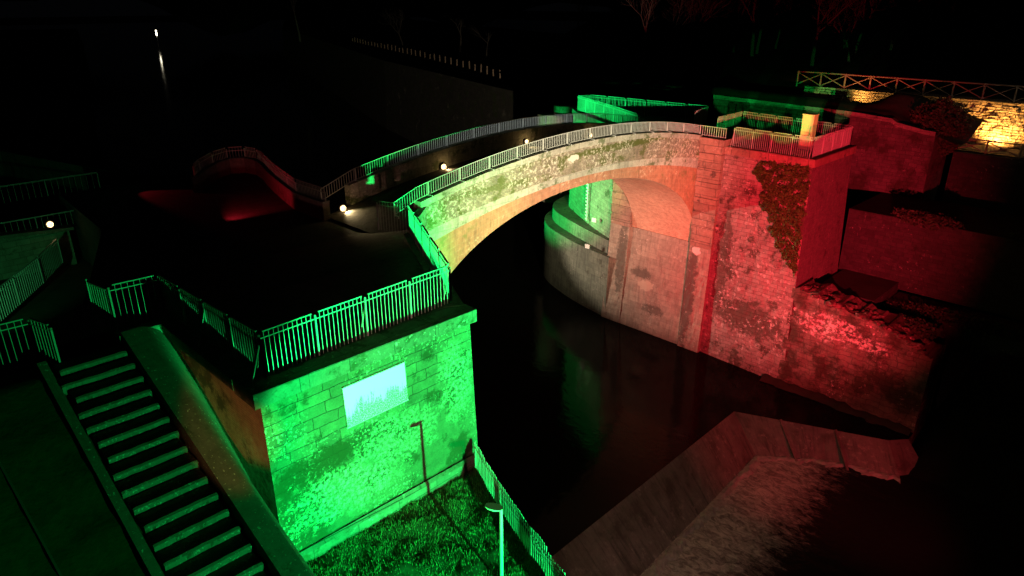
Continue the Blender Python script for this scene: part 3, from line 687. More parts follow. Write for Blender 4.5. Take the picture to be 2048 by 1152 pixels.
# ================================================================== THE BRIDGE
UC = 31.25; U0, U1 = 19.0, 43.35; VN, VF = 25.2, 30.7
def Tp(u): return 1.70 - .0083 * (u - UC) ** 2            # parapet top
def Sg(u): return .04 - .0080 * (u - UC) ** 2             # string groove
def Rg(u): return -.27 - .0103 * (u - UC) ** 2            # ring top
HA, HB, ZC = 12.55, 6.5, -.80
def Ar(u):
    x = min(1, abs(u - UC) / HA); return ZC - HB * (1 - (1 - x ** 2.1) ** .5)
br = empty('stone_bridge', (UC, 28, -15)); tag(br, 'single arch brick and stone footbridge spanning the dark river', 'bridge')
def band(f0, f1, y, ua, ub, n=90, mb=None, uvs='wall'):
    mb = mb or MB(); arc = 0
    for i in range(n):
        a = ua + (ub - ua) * i / n; b = ua + (ub - ua) * (i + 1) / n
        z00, z01, z10, z11 = f0(a), f1(a), f0(b), f1(b)
        ds = math.hypot(b - a, (z11 - z01)) if uvs == 'arc' else (b - a)
        h = lambda lo, hi: hi - lo
        nn = 3
        for q in range(nn):
            t0, t1 = q / nn, (q + 1) / nn
            pa0 = (a, y, z00 + (z01 - z00) * t0); pa1 = (a, y, z00 + (z01 - z00) * t1); pb0 = (b, y, z10 + (z11 - z10) * t0); pb1 = (b, y, z10 + (z11 - z10) * t1)
            if uvs == 'arc': uv = [(arc, (z00 - z01) * (1 - t0)), (arc + ds, (z10 - z11) * (1 - t0)), (arc + ds, (z10 - z11) * (1 - t1)), (arc, (z00 - z01) * (1 - t1))]
            else: uv = [(a, pa0[2]), (b, pb0[2]), (b, pb1[2]), (a, pa1[2])]
            mb.face([pa0, pb0, pb1, pa1], uv)
        arc += ds
    return mb
def topband(f, y0, y1, ua, ub, n=60, mb=None, flip=False):
    mb = mb or MB()
    for i in range(n):
        a = ua + (ub - ua) * i / n; b = ua + (ub - ua) * (i + 1) / n
        p = [(a, y0, f(a)), (b, y0, f(b)), (b, y1, f(b)), (a, y1, f(a))]
        mb.face(p[::-1] if flip else p, [(q[0], q[1]) for q in (p[::-1] if flip else p)])
    return mb
# near face
UP1 = U1 - .05
mb = band(lambda u: Sg(u) + .05, lambda u: Tp(u) - .30, VN - .08, U0 + .3, UP1, 120)
topband(lambda u: Sg(u) + .05, VN - .08, VN + .1, U0 + .3, UP1, 60, mb, True)
mb.face([(U0 + .3, VN - .08, Sg(U0 + .3) + .05), (U0 + .3, VN - .08, Tp(U0 + .3)), (U0 + .3, VN + .38, Tp(U0 + .3)), (U0 + .3, VN + .38, Sg(U0 + .3) + .05)][::-1])
part(mb, 'near_parapet', M['parapet'], br)
mb = band(lambda u: Tp(u) - .30, Tp, VN - .14, U0 + .2, UP1, 100)
topband(lambda u: Tp(u) - .30, VN - .14, VN - .05, U0 + .2, UP1, 60, mb, True)
topband(Tp, VN - .14, VN + .40, U0 + .2, UP1, 60, mb)
for i in range(60):
    a = U0 + .2 + (UP1 - U0 - .2) * i / 60; b = U0 + .2 + (UP1 - U0 - .2) * (i + 1) / 60
    mb.face([(b, VN + .40, Tp(b)), (a, VN + .40, Tp(a)), (a, VN + .40, Tp(a) - 1.2), (b, VN + .40, Tp(b) - 1.2)][::-1])
mb.face([(U0 + .2, VN - .14, Tp(U0) - .3), (U0 + .2, VN - .14, Tp(U0 + .2)), (U0 + .2, VN + .4, Tp(U0 + .2)), (U0 + .2, VN + .4, Tp(U0) - .3)][::-1])
part(mb, 'near_coping', M['string'], br)
mb = band(lambda u: Rg(u), lambda u: Sg(u) + .06, VN - .01, U0 + .3, UP1, 100)
topband(lambda u: Rg(u), VN - .01, VN + .06, U0 + .3, UP1, 60, mb, True)
part(mb, 'string_course', M['string'], br)
mb = band(lambda u: Ar(u), lambda u: Rg(u) + .02, VN + .04, U0 + .0, UP1 + .3, 140, uvs='arc')
part(mb, 'arch_ring', M['ring'], br)
# vault (intrados)
mb = MB(); arc = 0; n = 150
for i in range(n):
    ta = -math.pi / 2 + math.pi * i / n; tb = -math.pi / 2 + math.pi * (i + 1) / n
    a = UC + HA * math.sin(ta); b = UC + HA * math.sin(tb); za, zb = Ar(a), Ar(b)
    ds = math.hypot(b - a, zb - za)
    for q in range(6):
        y0 = VN + .04 + (VF - VN - .08) * q / 6; y1 = VN + .04 + (VF - VN - .08) * (q + 1) / 6
        mb.face([(a, y0, za), (a, y1, za), (b, y1, zb), (b, y0, zb)], [(y0, arc), (y1, arc), (y1, arc + ds), (y0, arc + ds)])
    arc += ds
part(mb, 'vault', M['vault'], br, True)
# far face
mb = band(Ar, Sg, VF - .02, U0, U1, 90); part(mb, 'far_face', M['ring'], br)
mb = band(Sg, lambda u: Tp(u), VF + .02, U0 - .2, U1 + .4, 90)
topband(Tp, VF - .42, VF + .02, U0 - .2, U1 + .4, 60, mb)
band(lambda u: Tp(u) - 1.2, Tp, VF - .42, U0 - .2, U1 + .4, 60, mb)
part(mb, 'far_parapet', M['string'], br)
DK = lambda u: Tp(u) - 1.02
mb = topband(DK, VN + .3, VF - .3, U0 - 1.6, U1 + 1, 60); part(mb, 'deck', M['paving'], br)

# bridge railings
def bridge_rail(label, y, ua, ub, f, side, extra=None):
    root = empty('bridge_railing', (ua, y, f(ua))); tag(root, label, 'railing', 'railings on the bridge parapets')
    n = round((ub - ua) / 1.95)
    for k in range(n):
        a = ua + (ub - ua) * k / n; b = ua + (ub - ua) * (k + 1) / n; mb = MB(); m = 14
        for i in range(m):
            u = a + (b - a) * (i + .5) / m; mb.bar((u, y, f(u) + .07), (u, y, f(u) + .62), .034, .012)
        for i in range(6):
            p = a + (b - a) * i / 6; q = a + (b - a) * (i + 1) / 6
            mb.bar((p, y, f(p) + .64), (q, y, f(q) + .64), .05, .03); mb.bar((p, y, f(p) + .07), (q, y, f(q) + .07), .04, .02)
        part(mb, 'rail_panel', M['paint'], root)
        mb = MB(); u = a + .02; mb.bar((u, y, f(u) - .0), (u, y, f(u) + .62), .04)
        mb.bar((u, y, f(u) + .05), (u, y + side * .30, f(u) + .05), .03); mb.bar((u, y + side * .30, f(u) + .06), (u, y + side * .30, f(u) - .05), .03)
        part(mb, 'bracket', M['paint'], root)
    return root
bridge_rail('long bar railing on the near bridge parapet above the river face', VN + .13, 17.9, 43.2, lambda u: Tp(u) if u > 19.2 else Tp(19.2) - (19.2 - u) * .36, -1)
bridge_rail('long bar railing on the far bridge parapet behind the lit lamps', VF - .2, 17.3, 43.6, lambda u: Tp(u) if u > 19.2 else Tp(19.2) - (19.2 - u) * .36, -1)
r2 = empty('bridge_railing', (43.3, 25.3, .5)); tag(r2, 'short bar railing turning over the top of the stone pilaster', 'railing', 'railings on the bridge parapets')
mb = MB()
for i in range(12): mb.bar((43.35, 25.3 - 1.9 * i / 11, .50), (43.35, 25.3 - 1.9 * i / 11, 1.12), .03, .014)
mb.bar((43.35, 25.33, 1.14), (43.35, 23.37, 1.14), .05, .03); mb.bar((43.35, 25.33, .55), (43.35, 23.37, .55), .04, .02)
part(mb, 'rail_panel', M['paint'], r2)
mb = MB(); mb.bar((43.35, 25.33, .45), (43.35, 25.33, 1.14), .05); part(mb, 'post', M['paint'], r2)

# abutment + pilasters + springing
mb = MB()
facegrid((42.9, 32.6, -16), (42.9, 23.4, -16), (43.72, 23.4, -7.25), (43.72, 32.6, -7.25), 50, 40, .03, (-1, 0, 0), mb, lambda p: (-p.y, p.z))
part(mb, 'abutment', M['abut'], br, True)
mb = MB(); mb.face([(43.72, 32.6, -7.25), (43.72, 23.4, -7.25), (46, 23.4, -7.25), (46, 32.6, -7.25)]); 
mb.box(18.0, 25.2, -19, 18.75, 32.6, -7.2)
part(mb, 'springing_course', M['abut'], br)
pil = []
for (y0, y1, nm) in ((23.45, VN - .02, 'near'), (VF + .02, 32.55, 'far')):
    du = 0 if nm == 'near' else .38
    mb = MB(); z = -7.25
    # rusticated courses, every second one a little proud
    zz = -7.3; c = 0
    while zz < -.55:
        h = .46 + .12 * ((c * 7) % 3) / 2; e = .0 if c % 2 else .03; e += random.uniform(-.015, .015)
        mb.box(43.2 + du - e, y0 - e * .6, zz + .018, 47, y1 + e * .3, min(zz + h, -.42)); mb.box(43.28 + du, y0 + .04, zz - .02, 47, y1 - .02, zz + .02); zz += h; c += 1
    part(mb, 'pilaster', M['pilaster'], br)
    mb = MB()
    facegrid((42.78 + du * .3, y1 - .02, -16), (42.78 + du * .3, y0, -16), (43.2 + du, y0, -7.3), (43.2 + du, y1 - .02, -7.3), 10, 30, .04, (-1, 0, 0), mb, lambda p: (-p.y, p.z))
    mb.face([(42.78 + du * .3, y0, -16), (45, y0, -16), (45, y0, -7.3), (43.2 + du, y0, -7.3)])
    mb.face([(45, y1, -16), (42.78 + du * .3, y1, -16), (43.2 + du, y1, -7.3), (45, y1, -7.3)])
    part(mb, 'pilaster_base', M['abut'], br)
    mb = MB(); mb.box(43.02, y0 - .12, -.42, 47, y1 + .1, .02); mb.box(42.93, y0 - .22, .02, 47, y1 + .12, .44); part(mb, 'pilaster_cap', M['pilaster'], br)

# parapet lamps
def wall_lamp(loc, label, power, face=(0, -1), em='lamp_on', r=.085, grp='lit lamps on the inner bridge parapet'):
    root = empty('parapet_lamp', loc); tag(root, label, 'lamp', grp)
    d = Vector((face[0], face[1], 0)); L = Vector(loc)
    mb = MB(); mb.tube(L - d * .02, L + d * .09, r * 1.35, r * 1.25, 14); part(mb, 'housing', M['rust'], root, False)
    mb = MB(); s_ = Vector((-d.y, d.x, 0))
    for k in range(3):
        w_ = s_ * math.cos(k * 1.047) + Vector((0, 0, 1)) * math.sin(k * 1.047)
        for q in range(6):
            a0 = math.pi * q / 6; a1 = math.pi * (q + 1) / 6; rr_ = r * 1.12
            mb.bar(L + d * .12 + w_ * rr_ * math.cos(a0) + d * rr_ * math.sin(a0), L + d * .12 + w_ * rr_ * math.cos(a1) + d * rr_ * math.sin(a1), .012)
    part(mb, 'guard', M['rust'], root)
    mb = MB(); mb.ball(L + d * .12, r, 14); part(mb, 'lens', M[em], root, True)
    if grp: point('lamp_halo', L + d * .42 + Vector((0, 0, .02)), 5, (1, .62, .22), .05)  # added point light standing in for bloom around the lens
    p = spot('lamp_glow', L + d * .34, L + d * 3 + Vector((.8, 0, -1.6)), power, (1, .74, .36), 110, .8, .06)
    return root
wall_lamp((18.22, 30.2, -.60), 'lit round lamp at the left foot of the bridge, lowest of the four', 260, r=.15)
wall_lamp((24.8, 30.25, .45), 'lit round lamp on the far parapet, brightest on the left half of the bridge', 80, r=.15)
wall_lamp((31.4, 30.25, .98), 'lit lamp showing just above the near railing at mid span', 70, r=.12)
wall_lamp((37.6, 30.25, .57), 'small lit lamp seen through the near railing right of mid span', 20, r=.12)
wall_lamp((7.84, 40.9, -1.5), 'lone lit lamp on the dim green wall at the far left', .4, r=.15, grp=None)

# upstream left: parapets with red light
ew = empty('curved_parapet', (17.2, 30, -1)); tag(ew, 'low curved brick parapet dim red behind the terrace left of the bridge', 'parapet')
pp = [(17.25, 30.0), (17.25, 32.8), (17.6, 34.3), (18.2, 36.7), (18.75, 38.6), (19.3, 40.3), (19.55, 41.6), (19.35, 42.8), (18.4, 43.2), (17.2, 42.5), (15.8, 41.0), (15.0, 39.9)]
def thickwall(path, z0, z1, th):
    mb = MB(); P = [Vector(p) for p in path]; nr = []
    for i in range(len(P)):
        a = P[max(0, i - 1)]; b = P[min(len(P) - 1, i + 1)]; d = (b - a).normalized(); nr.append(Vector((d.y, -d.x)) * th / 2)
    s = 0
    for i in range(len(P) - 1):
        L = (P[i + 1] - P[i]).length
        a0 = P[i] + nr[i]; a1 = P[i + 1] + nr[i + 1]; b0 = P[i] - nr[i]; b1 = P[i + 1] - nr[i + 1]
        mb.face([(*a0, z0), (*a1, z0), (*a1, z1), (*a0, z1)], [(s, z0), (s + L, z0), (s + L, z1), (s, z1)])
        mb.face([(*b1, z0), (*b0, z0), (*b0, z1), (*b1, z1)], [(s + L, z0), (s, z0), (s, z1), (s + L, z1)])
        mb.face([(*a0, z1), (*a1, z1), (*b1, z1), (*b0, z1)], [(s, 0), (s + L, 0), (s + L, th), (s, th)])
        s += L
    for e, k in ((0, 1), (-1, -1)):
        a = P[e] + nr[e]; b = P[e] - nr[e]; f = [(*b, z0), (*a, z0), (*a, z1), (*b, z1)]; mb.face(f if k > 0 else f[::-1])
    return mb
part(thickwall(pp, -1.05, -.12, .38), 'wall', M['towerside'], ew)
part(thickwall(pp, -.12, -.04, .46), 'coping', M['concrete'], ew)
bar_fence('straight dim railing on the curved parapet running back from the bridge foot', pp[:7], 'red lit railings upstream of the terrace', -.04, mat='shadepaint', h_mid=.42, h_top=.64, bay=1.9, name='parapet_railing', balls=False)
bar_fence('curved faint red railing round the head of the parapet left of the bridge', pp[6:], 'red lit railings upstream of the terrace', -.04, mat='paint', h_mid=.42, h_top=.64, bay=1.9, name='parapet_railing', balls=True, spacing=.16)
mb = wallmesh([(18.6, 30.8), (17.6, 30.8), (17.5, 33), (19.2, 40), (19.9, 42), (19.4, 43.4), (18, 43.6), (14, 47), (10, 62), (-40, 75)], -19, -1.05)
tag(mb.build('quay_wall', M['pier']), 'dark quay wall dropping to the river upstream of the terrace', 'wall')
mb = thickwall([(19.4, 25.2), (18.2, 24.2)], -1.2, .2, .35); tag(mb.build('return_wall', M['string']), 'short return wall where the near parapet meets the terrace corner', 'wall')

# ================================================================== RIGHT TERRACE TOWER
tw = empty('right_tower', (43.5, 17.3, -15.5)); tag(tw, 'tall red lit masonry bastion at the right bridge end with railings on top', 'bastion tower')
mb = MB()
facegrid((43.15, 23.5, -16), (42.75, 16.9, -16), (43.42, 17.42, -.5), (43.62, 23.5, -.5), 50, 90, .05, (-1, 0, 0), mb, lambda p: (-p.y, p.z))
part(mb, 'river_face', M['tower'], tw, True)
mb = MB()
facegrid((42.75, 16.9, -16), (50.4, 16.9, -16), (49.6, 17.42, -.5), (43.42, 17.42, -.5), 30, 40, .02, (0, -1, 0), mb, lambda p: (p.x, p.z))
mb.face([(50.4, 16.9, -16), (50.8, 26.5, -16), (50.4, 26.5, -.5), (49.6, 17.42, -.5)])
part(mb, 'side_face', M['towerside'], tw, True)
mb = MB(); mb.prism([(43.3, 17.26), (49.72, 17.26), (50.8, 26.5), (43.38, 23.5)], -.5, -.002); part(mb, 'cap', M['pilaster'], tw)
G3 = 'grey railings round the right hand terrace'
def bf(label, path, **k): return bar_fence(label, path, G3, 0, name='terrace_railing', bar=.022, **k)
bf('pink lit railing on the river side of the right terrace, beside the bridge end', [(43.62, 22.95), (43.5, 17.62)], bay=1.33, braces=(0, 2, 4), brace_side=1)
bf('bright red railing seen edge on along the right end of the terrace', [(43.5, 17.62), (49.5, 17.62)], bay=1.5)
bf('grey railing at the back of the right terrace passing behind the cream cabinet', [(49.5, 17.62), (50.5, 26.1)], bay=1.42)
bf('short grey railing closing the back corner of the right terrace near the bridge', [(50.5, 26.1), (46.6, 25.9)], bay=1.3)
# cabinet
cb = empty('metal_cabinet', (46.0, 19.1, 0)); tag(cb, 'tall cream metal cabinet standing on the right terrace', 'cabinet')
mb = MB(); mb.box(45.70, 18.72, .06, 46.30, 19.46, 2.22); part(mb, 'body', M['yellow'], cb)
mb = MB(); mb.box(45.67, 18.69, 2.22, 46.33, 19.49, 2.27); part(mb, 'lid', M['yellow'], cb)
mb = MB(); mb.box(45.72, 18.74, 0, 46.28, 19.44, .06); part(mb, 'base', M['rust'], cb)
mb = MB(); mb.box(45.685, 18.77, .14, 45.70, 19.41, 2.15); part(mb, 'door', M['yellow'], cb)
mb = MB(); mb.box(45.66, 18.82, 1.0, 45.685, 18.86, 1.15); part(mb, 'handle', M['rust'], cb)

# ivy on the tower
def pip(x, y, poly):
    c = False; j = len(poly) - 1
    for i in range(len(poly)):
        if (poly[i][1] > y) != (poly[j][1] > y) and x < (poly[j][0] - poly[i][0]) * (y - poly[i][1]) / (poly[j][1] - poly[i][1]) + poly[i][0]: c = not c
        j = i
    return c
def leafcloud(name, n, fpos, s0, s1, mat, seed=1):
    rr = random.Random(seed); vv = []; ff = []
    while n > 0:
        p = fpos(rr); n -= 1
        if p is None: continue
        a = Vector((rr.gauss(0, 1), rr.gauss(0, 1), rr.gauss(0, .8))).normalized(); b = a.orthogonal().normalized(); cc = a.cross(b); s = rr.uniform(s0, s1); k = len(vv); P = Vector(p)
        vv += [P - b * s * .5, P + cc * s * .38, P + b * s * .6, P - cc * s * .38]; ff.append((k, k + 1, k + 2, k + 3))
    me = bpy.data.meshes.new(name); me.from_pydata([tuple(x) for x in vv], [], ff); me.materials.append(mat)
    o = bpy.data.objects.new(name, me); COL.objects.link(o); return o
ip = [(20.9, -.7), (19.4, -.35), (17.55, -.3), (17.4, -2.6), (17.25, -7.6), (17.9, -6.9), (18.8, -5.9), (19.5, -5.0), (19.7, -4.0), (20.5, -3.2), (20.3, -2.2), (21.1, -1.5)]
def fivy(rr):
    y = rr.uniform(17.1, 21.3); z = rr.uniform(-7.8, -.2)
    q = y + noise.noise(Vector((y * 2.5, z * 2.5, 3))) * .35
    if not pip(q, z, ip): return None
    nz_ = noise.noise(Vector((y * 2.6, z * 2.6, 0)))
    if nz_ < -.22 and rr.random() < .75: return None
    th = .04 + .16 * max(0, nz_ + .25)
    return (43.44 - .045 * (-z) - rr.random() * th * 1.6 + .02, y, z)
o = leafcloud('ivy', 17000, fivy, .10, .19, M['leaf'], 5); tag(o, 'wedge of ivy growing on the red lit tower wall', 'ivy')

# lower wing wall, thick, descending, with ragged top
wg = empty('wing_wall', (43, 12, -16)); tag(wg, 'ruined rough wing wall stepping down from the tower with pale lichen patches', 'wing wall')
def wtop(v): return interp([(8.9, -10.2), (9.7, -9.8), (11.8, -9.1), (16.8, -8.25), (17.6, -8.2)], v)
mb = MB(); nv = 60
rows = []
for i in range(nv + 1):
    v = 17.3 - (17.3 - 8.6) * i / nv; jag = noise.noise(Vector((v * 1.3, 3, 1))) * .30 + noise.noise(Vector((v * 5, 1, 1))) * .12
    zt = wtop(v) + jag; col = []
    for j in range(31):
        z = -16.2 + (zt + 16.2) * j / 30; u = 42.75 + (z + 16) * .045 - (.9 * max(0, (9.6 - v))) * 0
        u += noise.noise(Vector((v * 1.1, z * 1.1, 0))) * .10 + noise.noise(Vector((v * 4, z * 4, 0))) * .05
        col.append((u, v, z))
    rows.append(col)
for i in range(nv):
    for j in range(30):
        qd = [rows[i][j], rows[i + 1][j], rows[i + 1][j + 1], rows[i][j + 1]]; mb.face(qd, [(-p[1], p[2]) for p in qd])
part(mb, 'face', M['wing'], wg, True)
mb = MB()
for i in range(nv):
    a, b = rows[i][-1], rows[i + 1][-1]
    wa = 2.2 + noise.noise(Vector((a[1], 7, 7))) * .5; wb = 2.2 + noise.noise(Vector((b[1], 7, 7))) * .5
    qd = [a, b, (b[0] + wb, b[1], b[2] + .02), (a[0] + wa, a[1], a[2] + .02)]; mb.face(qd, [(p[0], p[1]) for p in qd])
    mb.face([(a[0] + wa, a[1], a[2] + .02), (b[0] + wb, b[1], b[2] + .02), (b[0] + wb + .1, b[1], -15), (a[0] + wa + .1, a[1], -15)])
for j in range(30):
    a, b = rows[-1][j], rows[-1][j + 1]; mb.face([a, (a[0] + 2.4, a[1], a[2]), (b[0] + 2.4, b[1], b[2]), b])
part(mb, 'top', M['wing'], wg)
# loose stones on the ragged top
def lump(c, r, seed):
    bm = bmesh.new(); bmesh.ops.create_icosphere(bm, subdivisions=2, radius=1); mb = MB(); rr = random.Random(seed)
    a = rr.uniform(0, 3.1); sx, sy, sz = r * rr.uniform(.9, 1.5), r * rr.uniform(.7, 1.1), r * rr.uniform(.4, .7)
    def P(co):
        k = 1 + .45 * noise.noise(co * 1.6 + Vector((seed, 0, 0)))
        x, y, z = co.x * sx * k, co.y * sy * k, co.z * sz * k
        return (c[0] + x * math.cos(a) - y * math.sin(a), c[1] + x * math.sin(a) + y * math.cos(a), c[2] + z)
    for f in bm.faces: mb.face([P(v_.co) for v_ in f.verts])
    bm.free(); return mb
for k in range(46):
    rr = random.Random(k + 50); v = rr.uniform(8.9, 16.9); r = rr.uniform(.12, .34)
    u = rr.uniform(42.95, 44.4); part(lump((u, v, wtop(v) + rr.uniform(-.05, .06)), r, k), 'top_stone', M['wing'], wg)

# stepped retaining walls behind / right
def block(name, label, x0, y0, z0, x1, y1, z1, mat, cat='wall', nx=18, nz=12, amp=.05):
    root = empty(name, (x0, y0, z0)); tag(root, label, cat)
    mb = MB(); facegrid((x0, y1, z0), (x0, y0, z0), (x0, y0, z1), (x0, y1, z1), nx, nz, amp, (-1, 0, 0), mb, lambda p: (-p.y, p.z))
    mb.face([(x0, y0, z0), (x1, y0, z0), (x1, y0, z1), (x0, y0, z1)])
    part(mb, 'face', mat, root, True)
    mb = MB(); mb.face([(x0 - .02, y0, z1), (x1, y0, z1), (x1, y1, z1), (x0 - .02, y1, z1)]); part(mb, 'top', M['soil'], root)
    return root
bk = empty('retaining_wall', (57, 15, -5)); tag(bk, 'high dark back wall lit green behind the terrace and red beside the tower', 'wall')
def btop(v): return interp([(14, .3), (15.4, .4), (17.4, .75), (17.5, .95), (20.5, 1.15), (24, 1.22), (32.2, 1.4)], v)
mb = MB(); n = 46
for i in range(n):
    a = 32.3 - (32.3 - 14.6) * i / n; b = 32.3 - (32.3 - 14.6) * (i + 1) / n
    for j in range(10):
        def pz(v, t): return -5.5 + (btop(v) - .3 + 5.5) * t
        qd = [(57 + bumpy(a, pz(a, j / 10)), a, pz(a, j / 10)), (57 + bumpy(b, pz(b, j / 10)), b, pz(b, j / 10)), (57 + bumpy(b, pz(b, (j + 1) / 10)), b, pz(b, (j + 1) / 10)), (57 + bumpy(a, pz(a, (j + 1) / 10)), a, pz(a, (j + 1) / 10))]
        mb.face(qd, [(-p[1], p[2]) for p in qd])
mb.face([(57, 14.6, -5.5), (61, 14.6, -5.5), (61, 14.6, .1), (57, 14.6, .1)])
M['backwall'] = masonry('back_wall_brick', (.09, .085, .075), (.065, .062, .055), (.06, .057, .05), .6, .28, .01, .2, lichen=(.2, .19, .17), lich=(.57, .64, 4, .5), moss=(.03, .032, .02), mosst=(.5, .62, .6), bump=.9, vary=.8)
part(mb, 'face', M['backwall'], bk, True)
mb = MB()
for i in range(n):
    a = 32.3 - (32.3 - 14.6) * i / n; b = 32.3 - (32.3 - 14.6) * (i + 1) / n
    mb.face([(56.9, a, btop(a) - .3), (56.9, b, btop(b) - .3), (56.9, b, btop(b)), (56.9, a, btop(a))])
    mb.face([(56.9, a, btop(a)), (56.9, b, btop(b)), (57.5, b, btop(b)), (57.5, a, btop(a))])
part(mb, 'coping', M['upwall'], bk)
def mound(u, v): return btop(v) - .05 + .35 * math.sin(min(1, (u - 57.3) / 5) * math.pi) * (1 if v > 18 else .3) + bumpy(u, v, .8, .1) - max(0, (16 - v)) * .25 + 1.1 * max(0, min(1, (20.8 - v) / 1.5)) * max(0, min(1, (u - 59) / 3))
sheet('upper_right_ground', 57.4, 63.3, 13.0, 60, 20, 60, mound, M['soil'])
def walkway(u, v): return -1.32 + bumpy(u, v, .7, .03)
sheet('upper_walkway', 60.6, 64.2, 2, 14.6, 12, 30, walkway, M['paving'])
block('retaining_wall', 'dark red terrace wall in the middle of the stepped walls right of the tower', 50.6, -12, -9.4, 57.2, 17.3, -4.5, M['back'])
block('retaining_wall', 'dark block wall at the right foot of the tower', 46.0, 13.2, -16, 50.7, 16.9, -8.9, M['back'], nx=10)
block('retaining_wall', 'lowest dark wall right of the ruined wing wall', 47.5, -14, -16, 50.7, 13.1, -9.6, M['back'])
block('retaining_wall', 'dark overgrown wall carrying the lower wooden fence', 60.2, -12, -5.5, 60.9, 14.0, -1.4, M['back'])
# slope of earth between wing wall and river, bottom right
def bank_z(u, v):
    e = max(0, min(1, (u - 41.0) / 7)); k = max(0, min(1, (10.0 - v) / 4)); e = e * e * (3 - 2 * e); k = k * k * (3 - 2 * k)
    return -17.3 + (1.9 + 5.0 * e) * k * min(1, max(0, (u - 40.3) / 1.6)) + bumpy(u, v, .7, .3)
M['mud'] = simple('dark_river_mud', (.010, .009, .007), .95, 0, .8, 1.5, .9, .1)
sheet('earth_bank', 40.0, 52, -30, 10.2, 50, 110, bank_z, M['mud'])
def toe_z(u, v): return -16.0 + 1.1 * max(0, min(1, (u - 41.3) / 1.3)) + bumpy(u, v, 1.3, .22)
sheet('bank_toe', 41.0, 43.2, 8.7, 18.2, 10, 40, toe_z, M['soil'])

# upper rubble wall, floodlit
uw = empty('rubble_wall', (64, 2, -1.3)); tag(uw, 'golden floodlit rough rubble wall at the right edge', 'wall')
mb = MB(); facegrid((64.1, 27.5, -1.6), (64.1, 1, -1.6), (64.05, 1, 1.9), (64.05, 27.5, 1.98), 260, 34, .16, (-1, 0, 0), mb, lambda p: (-p.y, p.z))
mb.v = [(p[0] - .10 * max(0, noise.noise(Vector((p[1] * 1.1, p[2] * 5.5, 2)))) - .05 * abs(noise.noise(Vector((p[1] * 3.3, p[2] * 11, 6)))), p[1], p[2]) for p in mb.v]
part(mb, 'face', M['cobble'], uw)
mb = MB(); mb.box(64.0, 1, 1.86, 66, 27.5, 1.93); part(mb, 'top', M['cobble'], uw)
mb = MB(); mb.box(62.4, 11.2, -1.32, 62.7, 11.6, -1.16); tag(mb.build('uplight', M['rust']), 'small ground floodlight at the foot of the golden wall', 'floodlight')
mb = MB(); mb.face([(66, -80, 1.9), (400, -80, 6), (400, 300, 6), (75, 75, 1), (66, 40, 1.5)]); tag(mb.build('upper_field', M['soil']), kind='structure')

def cross_fence(label, path, zf, name='wooden_fence', bay=3.1, h=1.15):
    root = empty(name, (*path[0], zf(*path[0]))); tag(root, label, 'fence', 'rustic wooden fences with crossed rails')
    P = [Vector(p) for p in path]
    pts = []
    for i in range(len(P) - 1):
        L = (P[i + 1] - P[i]).length; n = max(1, round(L / bay))
        pts += [P[i].lerp(P[i + 1], j / n) for j in range(n)]
    pts.append(P[-1])
    for k, a in enumerate(pts):
        z = zf(a.x, a.y); mb = MB(); mb.tube((a.x, a.y, z - .1), (a.x, a.y, z + h + .06), .075, .065, 7); part(mb, 'post', M['wood'], root)
        if k < len(pts) - 1:
            b = pts[k + 1]; zb = zf(b.x, b.y)
            mb = MB(); mb.tube((a.x, a.y, z + h), (b.x, b.y, zb + h), .06, .055, 6); part(mb, 'top_rail', M['wood'], root)
            mb = MB(); mb.tube((a.x, a.y, z + .08), (b.x, b.y, zb + h - .08), .045, .04, 6); part(mb, 'cross_rail', M['wood'], root)
            mb = MB(); mb.tube((a.x + .06, a.y, z + h - .08), (b.x + .06, b.y, zb + .08), .045, .04, 6); part(mb, 'cross_rail', M['wood'], root)
cross_fence('long rustic wooden fence along the top of the golden floodlit wall', [(64.6, 28.5), (64.6, 1.5)], lambda u, v: 1.93, bay=2.05)
cross_fence('dark wooden fence in front of the golden wall glare', [(60.7, 14.2), (60.7, 1.5)], lambda u, v: -1.4, bay=2.2, h=.95)
# dark ivy bush on the back wall end
def fbush(rr):
    d = Vector((rr.gauss(0, 1), rr.gauss(0, 1), rr.gauss(0, 1))).normalized(); r = .62 + .38 * rr.random()
    n1 = 1 + .35 * noise.noise(d * 2.1)
    return (59.6 + d.x * 2.0 * r * n1, 15.3 + d.y * 2.0 * r * n1, .35 + d.z * 1.9 * r * n1)
tag(leafcloud('ivy_bush', 12000, fbush, .12, .26, M['leafdark'], 8), 'big dark ivy bush hanging over the back wall beside the golden wall', 'bush')

def bush(label, c, r, n, seed):
    def fb(rr):
        d = Vector((rr.gauss(0, 1), rr.gauss(0, 1), rr.gauss(0, 1))).normalized(); q = .5 + .5 * rr.random(); n1 = 1 + .45 * noise.noise(d * 2.3 + Vector((seed, 0, 0)))
        return (c[0] + d.x * r[0] * q * n1, c[1] + d.y * r[1] * q * n1, c[2] + d.z * r[2] * q * n1)
    tag(leafcloud('dark_bush', n, fb, .10, .22, M['leafdark'], seed), label, 'bush', 'dark bushes on the stepped walls')
bush('dark low bush on the middle stepped wall beside the tower', (51.2, 12.5, -4.5), (1.0, 2.2, .55), 2600, 21)
bush('dark trailing bush at the right end of the middle stepped wall', (51.0, 4.5, -4.6), (1.0, 3.2, .7), 3400, 22)
bush('dark scrub along the top of the lowest wall right of the ruined wing wall', (48.2, 8.5, -9.6), (1.1, 3.6, .6), 3600, 23)
bush('dark scrub behind the ragged top of the ruined wing wall', (45.4, 10.6, -9.6), (.9, 1.8, .5), 2200, 24)

